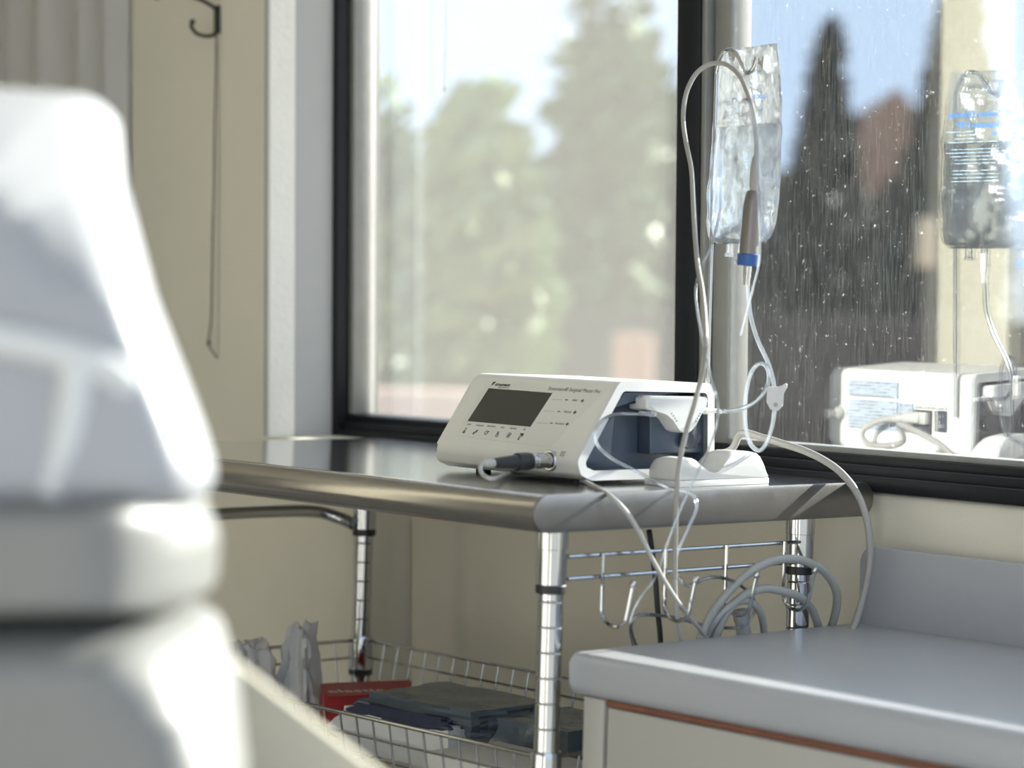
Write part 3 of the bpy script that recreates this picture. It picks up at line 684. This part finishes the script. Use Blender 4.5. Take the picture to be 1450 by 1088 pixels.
t3 = [at(905, 925, 0, -.022), at(893, 885, 0, -.008), at(905, 850, 0, .006), at(930, 815, 0, .022), at(945, 770, 0, .032), at(962, 725, 0, .036), at(988, 668, 0, .038), at(1008, 625, 0, .038), at(1016.5, 592, 0, .040), at(1015, 565, 1, .15), at(1006, 535, 1, .16), at(998, 495, 1, .18), at(990, 455, 1, .20), at(985.5, 420, 1, .22), at(987, 396, 1, .24), at(994, 376, 1, .26), at(1008, 345, 1, .28), at(1019, 300, 1, .30), at(1020, 255, 1, .305), at(1022, 210, 1, .307), at(1034, 175, 1, .308), at(1047, 148, 1, .312), at(1058, 142, 1, .310), at(1066, 165, 1, .306), at(1072, 215, 1, .303), at(1074, 270, 1, .301), at(1076, 330, 1, .300), at(1075, 370, 1, .300), at(1067, 405, 1, .304), at(1058, 440, 1, .306), at(1049, 475, 1, .308)]
b = bmesh.new(); tube(b, t3, .0014, 8, 7); obj('handpiece_tube', b, 'tube', irr)

# ================================================================== HANDPIECE CRADLE
crd = thing('handpiece_cradle', 'white double-humped handpiece rest on the right end of the steel table', 'handpiece rest', (-.035, .31, .90))
XN = -.020
Zc = lambda x, y: (890+x/6.045, 520+y/6.045)
hump = [(412, 1005), (413, 900), (416, 800), (425, 785), (450, 778), (500, 774), (545, 782), (580, 800), (615, 835), (650, 875), (690, 905), (735, 918), (775, 905), (805, 868), (830, 815), (850, 762), (872, 728), (910, 716), (960, 716), (1040, 722), (1095, 735), (1130, 768), (1160, 830), (1180, 900), (1192, 960), (1197, 1005)]
hy = []
for q in hump:
    v = at(*Zc(*q), 0, XN); hy.append((v.y, max(v.z, .9075)))
xf = at(912, 688, 1, hy[0][0]).x; DW = XN-xf
b = bmesh.new(); rows = []
for k in range(25):
    v = k/24
    if v < .06: f, ox_ = .985+.015*(v/.06), 0
    else: f, ox_ = (1 if v < .45 else math.sqrt(max(0, 1-((v-.45)/.55)**2*.92))), 0
    sc_ = 1-.10*max(0, (v-.5)/.5)**2
    ym = (hy[0][0]+hy[-1][0])/2
    rows.append([b.verts.new((XN-DW*v, ym+(y-ym)*sc_ if v > .5 else y, .9075+(z-.9075)*f)) for y, z in hy])
for a, c in zip(rows, rows[1:]):
    for i_ in range(len(hy)-1): b.faces.new((a[i_], a[i_+1], c[i_+1], c[i_]))
    b.faces.new((a[-1], a[0], c[0], c[-1]))
b.faces.new(rows[0]); b.faces.new(rows[-1][::-1])
bmesh.ops.bevel(b, geom=[e for e in b.edges if all(v in rows[0] for v in e.verts)], offset=.0012, segments=2, affect='EDGES', profile=.5)
obj('rest', b, 'whitep', crd, angle=50)
b = bmesh.new(); box(b, xf+.0005, XN+.0003, hy[0][0]-.0008, hy[-1][0]+.0008, .9004, .907, .001); obj('base', b, 'whitep', crd)

# ================================================================== POWER CORD
pc = thing('power_cord', 'thick grey mains cord curving from behind the motor down past the table corner', 'cord', (0, .45, .90))
b = bmesh.new()
pb = lambda x, y, z: MM @ Vector((x, y, z))
pw = [pb(-.090, D+.004, .036), pb(-.105, D+.010, .0345), pb(-.130, D+.016, .031), pb(-.150, D+.022, .021), pb(-.148, D+.030, .010), pb(-.125, D+.042, .003), pb(-.085, D+.056, .004), pb(-.045, D+.070, .014), at(1050, 614, 1, .425), at(1080, 620, 1, .432), at(1110, 629, 1, .438), at(1140, 639, 1, .444), at(1165, 651, 1, .450), at(1188, 667, 1, .456), at(1208, 690, 1, .462), at(1222, 718, 1, .464), at(1230, 750, 1, .466), at(1232, 785, 1, .468), at(1228, 820, 1, .466), at(1221, 850, 1, .462), at(1212, 880, 1, .455), at(1203, 905, 1, .446), at(1196, 960, 1, .44)]
tube(b, pw, .0041, 12, 7); obj('cable', b, 'cableg', pc)
b = bmesh.new(); box(b, -.0895, -.0625, D+.003, D+.010, .0285, .0435, .002); 
box(b, -.098, -.0700, D+.0035, D+.016, .0295, .0425, .004, 3); obj('plug', b, 'cablew', pc, MM)
b = bmesh.new(); q0 = pb(-.097, D+.007, .0358); lathe(b, q0, pb(-.125, D+.014, .0315)-q0, [(0, .0062), (.003, .0062), (.0035, .0052), (.006, .0052), (.0065, .0060), (.009, .0060), (.0095, .0050), (.012, .0050), (.0125, .0056), (.015, .0056), (.0155, .0046), (.022, .0043)], 14); obj('strain_relief', b, 'cablew', pc)

# black cord and grey hoses below the table end
b = bmesh.new(); tube(b, [at(919, 757, 0, -.03)+Vector((0, 0, .004)), at(924, 785, 0, -.034), at(928, 820, 0, -.036), at(931, 860, 0, -.036), at(935, 905, 0, -.036), at(938, 980, 0, -.036), at(940, 1080, 0, -.036)], .0030, 10, 6)
setp(obj('hanging_cord', b, 'blackp'), 'thin black cord hanging straight down under the table end', 'cord')
hose = thing('foot_control_hose', 'grey coiled foot control hose hung on the two rear hooks of the table end', 'hose', (0, .3, .76))
def hx(px, py, x): return at(px, py, 0, x)
big = [hx(985, 985, -.016), hx(986, 930, -.014), hx(1000, 885, -.008), hx(1022, 850, .004), hx(1050, 820, .012), hx(1080, 800, .016), hx(1110, 792, .018), hx(1140, 795, .020), hx(1168, 811, .020), hx(1184, 838, .014), hx(1183, 868, .004), hx(1170, 905, -.010), hx(1140, 960, -.020), hx(1090, 1000, -.024), hx(1030, 985, -.024), hx(1008, 930, -.016), hx(1025, 875, .0), hx(1050, 846, .010), hx(1080, 834, .014), hx(1110, 838, .018), hx(1135, 848, .018), hx(1152, 868, .006), hx(1160, 905, -.010), hx(1150, 960, -.018)]
b = bmesh.new(); tube(b, big, .0047, 12, 7); obj('hose', b, 'cabled', hose)
sm = [hx(996, 950, -.020), hx(1000, 905, -.014), hx(1014, 878, -.002), hx(1034, 858, .006), hx(1056, 851, .010), hx(1073, 862, .010), hx(1081, 885, 0), hx(1084, 930, -.014)]
b = bmesh.new(); tube(b, sm, .0040, 12, 7); obj('hose', b, 'cabled', hose)
b = bmesh.new(); lathe(b, hx(1054, 905, -.010), hx(1050, 872, -.012)-hx(1054, 905, -.010), [(0, .0080), (.018, .0080), (.020, .0092), (.030, .0092), (.032, .0075)], 20); obj('plug', b, 'cabled', hose)

# ================================================================== COUNTER
ZC0, YC0, YC1, XC, XE = .743, .050, .505, .004, .60
wt = thing('worktop', 'pale grey laminate worktop with worn front corner and backsplash beside the steel table', 'worktop', (.5, .3, ZC0))
b = bmesh.new()
wp = [(YC0, ZC0), (YC0, .701), (YC1, .701), (YC1, ZC0)]
prism(b, fillet(wp, [.010, .012, .002, .002], 5), lambda u, v, d: Vector((d, u, v)), XC, XE, bev=.003); 
obj('slab', b, 'lam', wt, angle=50)
b = bmesh.new(); prism(b, fillet([(XC, ZC0-.003), (XC, .829), (XE, .829), (XE, ZC0-.003)], [0, .016, 0, 0], 6), lambda u, v, d: Vector((u, d, v)), .496, .508, bev=.002); obj('backsplash', b, 'lam', wt)
cb = thing('cabinet', 'cream laminate cabinet with drawer front carrying the grey worktop', 'cabinet', (.5, .3, 0))
b = bmesh.new(); box(b, XC+.014, XE-.01, YC0+.022, .50, .08, .7005, .001); box(b, XC+.03, XE-.01, YC0+.06, .49, .0, .08); obj('carcass', b, 'cab', cb)
b = bmesh.new(); box(b, XC+.014, XC+.043, YC0+.008, YC0+.0222, .08, .7005, .0015); obj('stile', b, 'cab', cb)
b = bmesh.new(); box(b, XC+.0432, XC+.050, YC0+.0165, YC0+.0222, .08, .7005); obj('edge_groove', b, 'cabd', cb)
b = bmesh.new(); box(b, XC+.0432, XE-.01, YC0+.010, YC0+.0222, .6948, .7005); obj('board_edge', b, 'brown', cb, label='exposed reddish board edge')
b = bmesh.new(); box(b, XC+.050, XE-.015, YC0+.006, YC0+.0218, .42, .6938, .0015); dr = obj('drawer', b, 'cab', cb)
b = bmesh.new(); tube(b, [(.26, YC0+.007, .53), (.26, YC0-.02, .53), (.38, YC0-.02, .53), (.38, YC0+.007, .53)], .004, 8, 5); obj('handle', b, 'chrome', dr)
b = bmesh.new(); box(b, XC+.050, XE-.015, YC0+.006, YC0+.0218, .09, .415, .0015); obj('door', b, 'cab', cb)

# ================================================================== ON THE LEFT WALL
LX = -.12
def wl(px, py, x=LX): return RM @ atl(RM, px, py, 1, 2*LX-x)
hkx = thing('coat_hook', 'black iron double coat hook high on the beige wall left of the window', 'hook', wl(307, 30))
hc = atl(RM, 309, 28, 1, LX)
b = bmesh.new(); box(b, hc.x-.0075, hc.x+.0075, LX-.004, LX, hc.z-.021, hc.z+.021, .0018); obj('plate', b, 'iron', hkx, RM)
b = bmesh.new(); tube(b, [wl(308, 44, LX+.004), wl(301, 50, LX+.012), wl(290, 51, LX+.020), wl(278, 47, LX+.024), wl(271, 38, LX+.026), wl(272, 31, LX+.027)], .0028, 10, 6)
pe = wl(272.5, 32, LX+.027); lathe(b, pe-Vector((0, 0, .003)), (0, 0, 1), [(0, .001), (.001, .0035), (.004, .0045), (.007, .0035), (.008, .001)], 12); obj('prong', b, 'iron', hkx)
b = bmesh.new(); tube(b, [wl(308, 14, LX+.004), wl(298, 7, LX+.016), wl(280, -2, LX+.028), wl(258, -8, LX+.036), wl(235, -9, LX+.040), wl(222, -6, LX+.042)], .0030, 10, 6)
pe = wl(222, -4, LX+.042); lathe(b, pe-Vector((0, 0, .004)), (0, 0, 1), [(0, .001), (.001, .004), (.004, .0055), (.007, .004), (.008, .001)], 12); obj('prong', b, 'iron', hkx)
b = bmesh.new(); tube(b, [wl(306, 20, LX+.009), wl(306, 80, LX+.008), wl(304, 180, LX+.008), wl(303, 260, LX+.008), wl(301, 340, LX+.008), wl(300, 400, LX+.008), wl(299, 450, LX+.007), wl(295, 484, LX+.007)], .0011, 8, 6)
pcd = obj('pull_cord', b, 'cord'); setp(pcd, 'thin dark pull cord hanging from the coat hook down the beige wall', 'cord')
b = bmesh.new(); tube(b, [wl(295, 482, LX+.007), wl(297, 492, LX+.006), wl(302, 500, LX+.004), wl(308, 507, LX+.003)], .0010, 8, 5); lathe(b, wl(295.5, 481, LX+.007), (0, 0, -1), [(0, .0012), (.003, .0024), (.007, .0024), (.010, .0012)], 10)
obj('cord_knot', b, 'cord', pcd)
b = bmesh.new(); tube(b, [wl(308, 60, LX+.0015), wl(310, 200, LX+.0015), wl(310, 350, LX+.0015), wl(309, 505, LX+.0015)], .0006, 6, 5); obj('thin_grey_line', b, 'cableg', pcd)  # thin grey line beside the cord, close against the wall

# grey curtain
b = bmesh.new(); n = 220; z0, z1 = -.97, 1.45
xA, xB = -2.12, -1.447
cols = []
for i in range(n+1):
    t = i/n; x = xB+(xA-xB)*t
    y = LX-.026-.014*math.sin(t*44+1.2*math.sin(t*9))-.006*math.sin(t*19+1)
    w_ = min(1, i/14); y = (LX-.004)*(1-w_)+y*w_
    cols.append((x, y))
V = [[b.verts.new((x, y-d, z)) for z in (z0, -.3, .3, z1)] for d in (0, .002) for (x, y) in cols]
m_ = n+1
for i in range(n):
    for k in range(3):
        b.faces.new((V[i][k], V[i+1][k], V[i+1][k+1], V[i][k+1])); b.faces.new((V[m_+i][k], V[m_+i+1][k], V[m_+i+1][k+1], V[m_+i][k+1]))
    for k in (0, 3): b.faces.new((V[i][k], V[i+1][k], V[m_+i+1][k], V[m_+i][k]))
for i in (0, n):
    for k in range(3): b.faces.new((V[i][k], V[i][k+1], V[m_+i][k+1], V[m_+i][k]))
cur = obj('curtain', b, 'curtain', None, RM); setp(cur, 'grey pleated curtain hanging on the wall behind the white chair', 'curtain')
b = bmesh.new(); tube(b, [(xA+.03, LX-.03, 1.465), (xB-.02, LX-.03, 1.465)], .012, 12, smooth=False)
for x in (xA+.05, xB-.03): tube(b, [(x, LX, 1.465), (x, LX-.03, 1.465)], .006, 8, smooth=False)
obj('curtain_rod', b, 'chrome', cur, RM)

# tall cream panel deeper in the room (the window mirrors it)
b = bmesh.new(); box(b, -.66, -.52, -.93, -.86, -1.0599, 1.55, .006)
setp(obj('partition_post', b, 'panel', None, RM), 'tall cream post in the room, mirrored in the window behind the saline bag', 'post')

# ================================================================== WHITE CHAIR (near, out of focus)
E1 = Vector((.675, .738, 0)); E2 = Vector((-.738, .675, 0))
CD = 1.30
CO = atd(150, 600, CD)
chair = thing('treatment_chair', 'white padded treatment chair close to the viewer, its backrest raised', 'chair', (CO.x-.1, CO.y-.1, 0))
def puff(bm, outline_px, dep, T, ix, iz, n=12, tilt=0, rad=.02, fold=None):
    """Cushion: outline in the plane across the view at distance dep, thickness 2T, its faces rounding off over ix sideways and iz up and down."""
    q = []
    for px, py in outline_px:
        v = atd(px, py, dep)-CO; q.append((v.dot(E1), v.z))
    q = fillet(q, rad, 4)
    x0, x1 = min(p[0] for p in q), max(p[0] for p in q); z0, z1 = min(p[1] for p in q), max(p[1] for p in q)
    cx, cz = (x0+x1)/2, (z0+z1)/2; hx_, hz_ = (x1-x0)/2, (z1-z0)/2
    d0 = (atd(150, 600, dep)-CO).dot(E2)
    rings = []
    if fold:
        fa = atd(*fold[0], dep)-CO; fb = atd(*fold[1], dep)-CO; fa = Vector((fa.dot(E1), fa.z)); fb = Vector((fb.dot(E1), fb.z))
        fd = (fb-fa).normalized(); fnn = Vector((-fd.y, fd.x)); fnn = fnn if fnn.x > 0 else -fnn
    st = [(.12+.88*t/6, -1, 1) for t in range(6)]
    prof_ = [(t, -PI/2) for t in (.05, .2, .35, .5, .65, .8, .92)]+[(1, -PI/2+PI*i/n) for i in range(n+1)]+[(t, PI/2) for t in (.92, .8, .65, .5, .35, .2, .05)]
    for sc_, a in prof_:
        c = max(0, math.cos(a)); k = 1-c**.8; dd = d0+T*math.sin(a)
        fx, fz = (1-k*ix/hx_)*sc_, (1-k*iz/hz_)*sc_
        rg = []
        for p in q:
            x, z = cx+(p[0]-cx)*fx, cz+(p[1]-cz)*fz; e = dd+tilt*z
            if fold:
                u = (Vector((x, z))-fa).dot(fnn); e += fold[2]*.004*math.log1p(math.exp(max(-40, min(40, u/.004)))) if u < .1 else fold[2]*u
            rg.append(bm.verts.new(CO+E1*x+E2*e+Vector((0, 0, z))))
        rings.append(rg)
    n = len(rings)-1
    m = len(q)
    for i in range(n):
        for k in range(m): bm.faces.new((rings[i][k], rings[i][(k+1) % m], rings[i+1][(k+1) % m], rings[i+1][k]))
    for rr in (rings[0][::-1], rings[-1]):
        bmesh.ops.triangulate(bm, faces=[bm.faces.new(rr)])
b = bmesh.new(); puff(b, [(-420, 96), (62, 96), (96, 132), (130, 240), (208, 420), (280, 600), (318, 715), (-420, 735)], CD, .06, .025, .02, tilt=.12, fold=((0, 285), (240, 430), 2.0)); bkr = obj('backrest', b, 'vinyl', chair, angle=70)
b = bmesh.new(); sp_ = lambda px, py, d: atd(px, py, d)
tube(b, [sp_(-120, 455, 1.243), sp_(0, 480, 1.243), sp_(90, 500, 1.244), sp_(160, 528, 1.246), sp_(195, 570, 1.253), sp_(215, 640, 1.262)], .009, 10, 6)
tube(b, [sp_(108, 512, 1.244), sp_(104, 570, 1.244), sp_(92, 630, 1.245), sp_(70, 700, 1.246)], .009, 10, 6); obj('seam', b, 'piping', bkr)
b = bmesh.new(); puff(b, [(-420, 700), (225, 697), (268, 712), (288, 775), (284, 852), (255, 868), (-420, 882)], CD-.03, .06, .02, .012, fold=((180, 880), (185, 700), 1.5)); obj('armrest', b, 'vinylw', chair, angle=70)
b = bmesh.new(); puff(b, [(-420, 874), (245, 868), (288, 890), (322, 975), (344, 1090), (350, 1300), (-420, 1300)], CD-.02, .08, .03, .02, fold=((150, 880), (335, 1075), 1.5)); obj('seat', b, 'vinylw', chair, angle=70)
b = bmesh.new(); puff(b, [(290, 915), (330, 935), (420, 1005), (540, 1098), (720, 1240), (660, 1330), (290, 1330)], CD+.10, .007, .004, .004); obj('leg_rest', b, 'cream', chair, angle=70, label='cream leg rest sloping down')
cz = atd(0, 1290, CD).z
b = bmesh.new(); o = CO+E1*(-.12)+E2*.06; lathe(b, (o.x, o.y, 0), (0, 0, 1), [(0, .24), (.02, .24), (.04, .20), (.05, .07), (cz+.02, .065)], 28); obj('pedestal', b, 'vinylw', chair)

# ================================================================== BASKET CONTENTS
def crumple(bm, c, sx, sy, sz, rz, seed, amp=.25, cuts=9, pinch=None):
    b = bmesh.new(); bmesh.ops.create_cube(b, size=1); bmesh.ops.subdivide_edges(b, edges=b.edges[:], cuts=cuts, use_grid_fill=True)
    for v in b.verts:
        p = v.co.copy(); q = Vector((p.x*abs(1-.25*abs(p.z)), p.y*(1-.25*abs(p.z)), p.z))
        if pinch: q.x *= 1-pinch*(p.z+.5); q.y *= 1-pinch*(p.z+.5)
        k = noise.noise(p*3+Vector((seed, 0, 0)))*amp+noise.noise(p*8+Vector((0, seed, 0)))*amp*.35
        q += p.normalized()*k*.5
        if p.z < -.49: q.z = -.5
        v.co = Vector((q.x*sx, q.y*sy, (q.z+.5)*sz))
    b.transform(Matrix.Translation(c) @ Matrix.Rotation(rz, 4, 'Z')); merge(bm, b)
ZI = ZB+.0016
def bp(px, py, z=ZI): v = at(px, py, 2, z); return v
bx0 = at(515, 985, 2, .600)
red = thing('card_box', 'red card box with white lettering lying in the wire basket', 'box', (-.70, .30, ZI))
def redc(px, py, z): v = at(px, py, 2, z); return (v.x, v.y)
rt = [redc(453, 968, .606), redc(486, 962, .606), redc(583, 964, .606), redc(575, 985, .606), redc(459, 1001, .606)]
rt = [redc(459, 986, .600), redc(566, 983, .600), redc(583, 964, .600), redc(454, 967, .600)]
b = bmesh.new(); prism(b, rt, ID, ZI, .599, bev=.001); obj('carton', b, 'red', red)
b = bmesh.new(); prism(b, [(x+(.008 if i in (0, 3) else -.004), y) for i, (x, y) in enumerate(rt)], ID, .5992, .6004); obj('lid_flap', b, 'red', red)
d = (Vector(rt[1])-Vector(rt[0])).to_3d().normalized()
b = text('elastic', .030, frameM(Vector((rt[0][0], rt[0][1], .6005))+d*.012+Vector((0, 0, 1)).cross(d)*.030, d, Vector((0, 0, 1)).cross(d)), None, None, ''); obj('lettering', b, 'redw', red, smooth=False)
def pack(name, label, cat, c, s, rz, seed, m, amp=.22, pinch=None, zt=None):
    b = bmesh.new(); crumple(b, Vector(c), *s, rz, seed, amp, pinch=pinch)
    return setp(obj(name, b, m, angle=25), label, cat)
pv = at(424, 960, 0, -.735)
pack('plastic_bag', 'white crumpled plastic bag standing at the left end of the wire basket', 'bag', (pv.x, pv.y, ZI), (.060, .070, .112), .5, 3, 'paper', .55, .55)
pv = at(350, 960, 0, -.735)
pack('plastic_bag', 'grey plastic bag slumped in the wire basket behind the white chair', 'bag', (pv.x, pv.y, ZI), (.06, .09, .098), .1, 9, 'tissue', .55, .4)
wr = thing('wrapped_pack', 'white wrapped pack with slate plastic top in the middle of the basket', 'packet', (-.43, .28, ZI))
b = bmesh.new(); crumple(b, Vector((-.445, .265, ZI)), .215, .15, .052, .02, 21, .10); obj('wrapper', b, 'paper', wr, angle=25)
b = bmesh.new(); crumple(b, Vector((-.425, .285, ZI+.040)), .20, .15, .030, .04, 33, .20); obj('packet_top', b, 'foil', wr, angle=25)
b = bmesh.new(); crumple(b, Vector((-.435, .208, ZI+.042)), .17, .024, .018, .02, 41, .2); obj('packet_edge', b, 'foild', wr, angle=25)
pack('soft_pack', 'slate blue plastic packet at the right of the wire basket', 'packet', (-.258, .305, ZI), (.13, .14, .065), .05, 17, 'foil', .2)
bb = bmesh.new(); box(bb, -.255, -.065, .085, .195, ZI, ZI+.052, .004); setp(obj('white_box', bb, 'tissue'), 'low white box at the front right of the wire basket', 'box')

# ================================================================== OUTSIDE
b = bmesh.new(); box(b, -60, 60, .75, 90, -.62, -.55); struct('ground', b, 'earth')
def leafcloud(bm, c, rx, ry, rz, n, size, r, shape='round'):
    for i in range(n):
        while True:
            p = Vector((r.uniform(-1, 1), r.uniform(-1, 1), r.uniform(-1, 1)))
            if p.length < 1: break
        if shape == 'cone':
            h = (p.z+1)/2; k = (1-h)**.8+.05; p.x *= k; p.y *= k
        else:
            p *= .55+.45*r.random()**.3
        q = Vector(c)+Vector((p.x*rx, p.y*ry, p.z*rz))
        a = Vector((r.uniform(-1, 1), r.uniform(-1, 1), r.uniform(-1, 1))).normalized(); e = a.orthogonal().normalized(); s = size*r.uniform(.6, 1.3)
        t = a.cross(e)
        v = [bm.verts.new(q+e*s), bm.verts.new(q+t*s*.45), bm.verts.new(q-e*s), bm.verts.new(q-t*s*.45)]
        bm.faces.new(v)
def ground_at(px, dist):
    d = ray(px, 440); d.z = 0; d.normalize(); return Vector((CAM.x, CAM.y, 0))+d*dist
def tree(name, px, dist, top_px, base_frac, wpx, m, label, shape='round', n=2600, leaf=.13, group=None):
    g = ground_at(px, dist); g.z = -.55
    dep = (g-CAM).dot(f_); scl = dep/FPX
    top = CAM.z+(440-top_px)*scl; hgt = top+.55; rx = wpx*scl/2
    r = random.Random(int(px*7+dist*13))
    t = thing(name, label, 'tree', g, group)
    b = bmesh.new(); zc0 = -.55+hgt*base_frac
    if shape == 'cone': leafcloud(b, (g.x, g.y, (zc0+top)/2), rx, rx, (top-zc0)/2, n, leaf, r, 'cone')
    else:
        for k in range(9):
            a = r.uniform(0, 2*PI); rr = rx*.55*r.random()
            leafcloud(b, (g.x+rr*math.cos(a), g.y+rr*math.sin(a), zc0+(top-zc0)*(.3+.5*r.random())), rx*.6, rx*.6, (top-zc0)*.28, n//9, leaf, r)
    obj('crown', b, m, t, smooth=False)
    b = bmesh.new(); tube(b, [g, g+Vector((.05, 0, hgt*.4)), g+Vector((0, .06, hgt*.8))], lambda q: .16*(1-q*.75), 10, 5); obj('trunk', b, 'bark', t)
tree('broadleaf_tree', 505, 15, 95, .06, 260, 'leaf', 'dark green tree outside at the left edge of the window')
tree('broadleaf_tree', 680, 13, 75, .06, 300, 'leafl', 'pale green tree outside, tallest in the left pane')
tree('broadleaf_tree', 850, 17, -60, .15, 260, 'leaf', 'tall green tree outside near the middle of the window')
tree('broadleaf_tree', 960, 20, 100, .1, 170, 'leafd', 'dark tree outside just left of the centre bar')
tree('conifer', 1160, 22, 15, .06, 190, 'leafd', 'pointed dark conifer outside, seen through the right pane', 'cone', 3400, .16)
tree('conifer', 1345, 20, -120, .06, 210, 'leafd', 'taller dark conifer outside at the right of the right pane', 'cone', 3400, .16)
tree('broadleaf_tree', 1260, 30, 170, .05, 240, 'leafd', 'low dark bushy tree outside between the two conifers', n=3000, leaf=.2)
tree('broadleaf_tree', 1075, 26, 230, .05, 130, 'leafd', 'dark shrub-like tree outside beside the centre bar', n=2000, leaf=.2)
def obox(name, px, dist, w, d, z0, z1, m, label, cat, rz=.83):
    g = ground_at(px, dist); b = bmesh.new(); box(b, -w/2, w/2, -d/2, d/2, z0, z1, .02); b.transform(Matrix.Translation((g.x, g.y, 0)) @ Matrix.Rotation(rz, 4, 'Z'))
    return setp(obj(name, b, m), label, cat)
g = ground_at(1235, 34)
hs = thing('house', 'brown gabled house far outside between the conifers', 'house', (g.x, g.y, -.55))
b = bmesh.new(); box(b, -.9, .9, -1.5, 1.5, -.55, 2.9); b.transform(Matrix.Translation((g.x, g.y, 0)) @ Matrix.Rotation(.83, 4, 'Z')); obj('wall', b, 'pink', hs)
b = bmesh.new(); prism(b, [(-1.1, 2.9), (1.1, 2.9), (0, 4.2)], lambda u, v, d: Vector((u, d, v)), -1.7, 1.7); b.transform(Matrix.Translation((g.x, g.y, 0)) @ Matrix.Rotation(.83, 4, 'Z')); obj('roof', b, 'orange', hs)
obox('garden_wall', 600, 11, 2.2, .2, -.55, .72, 'pink', 'low pink wall outside at the lower left of the window', 'wall', .83)
obox('brick_pier', 897, 12, .2, .2, -.55, 1.0, 'orange', 'orange brick pier outside behind the motor console', 'pier')
obox('timber_fence', 1180, 16, 3.6, .12, -.55, 1.12, 'browns', 'dark timber fence outside, low across the right pane', 'fence')
g = ground_at(1307, 14); kz = (g-CAM).dot(f_)/FPX
mb = thing('letter_box', 'tan box on a thin dark post outside in front of the dark trees', 'box', (g.x, g.y, -.55))
b = bmesh.new(); box(b, -.05, .05, -.05, .05, CAM.z+(440-357)*kz, CAM.z+(440-288)*kz, .01); b.transform(Matrix.Translation((g.x, g.y, 0)) @ Matrix.Rotation(.83, 4, 'Z')); obj('box_body', b, 'tan', mb)
b = bmesh.new(); tube(b, [(g.x, g.y, -.55), (g.x, g.y, CAM.z+(440-350)*kz)], .02, 8, smooth=False); obj('box_post', b, 'browns', mb)
b = bmesh.new(); o1 = RM @ Vector((-.90, .045, 1.2)); q = at(629, 122, 1, .62)
tube(b, [(q.x, q.y, 2.2), (q.x, q.y, 1.7), q], .0011, 6, 4); lathe(b, q, (0, 0, -1), [(0, .0012), (.002, .0022), (.006, .0022), (.008, .001)], 10)
setp(obj('blind_cord', b, 'cord'), 'thin dark blind cord hanging outside the left pane near its top', 'cord')

# ================================================================== LIGHT
w = bpy.data.worlds.new('world'); S.world = w; w.use_nodes = True; N = w.node_tree.nodes; L = w.node_tree.links
bg = N['Background']; tc = N.new('ShaderNodeTexCoord'); sx = N.new('ShaderNodeSeparateXYZ'); L.new(tc.outputs['Generated'], sx.inputs[0])
cr = N.new('ShaderNodeValToRGB'); L.new(sx.outputs['Z'], cr.inputs[0])
cr.color_ramp.elements[0].position = .0; cr.color_ramp.elements[0].color = (.62, .64, .62, 1)
cr.color_ramp.elements[1].position = .6; cr.color_ramp.elements[1].color = (.58, .74, 1, 1)
e = cr.color_ramp.elements.new(.06); e.color = (.60, .76, 1, 1)
L.new(cr.outputs[0], bg.inputs[0]); bg.inputs[1].default_value = 1.6
sl = bpy.data.lights.new('sun', 'SUN'); so = bpy.data.objects.new('sun', sl); C.objects.link(so)
sdir = Vector((-.13, -.975, -.41)).normalized()
so.rotation_euler = sdir.to_track_quat('-Z', 'Y').to_euler(); sl.energy = 32; sl.angle = math.radians(.6); sl.color = (1, .96, .88)
S.view_settings.view_transform = 'Standard'; S.view_settings.look = 'None'; S.view_settings.gamma = 1; S.view_settings.exposure = 0.05
S.cycles.sample_clamp_indirect = 6
S.cycles.max_bounces = 14; S.cycles.transparent_max_bounces = 24; S.cycles.transmission_bounces = 10
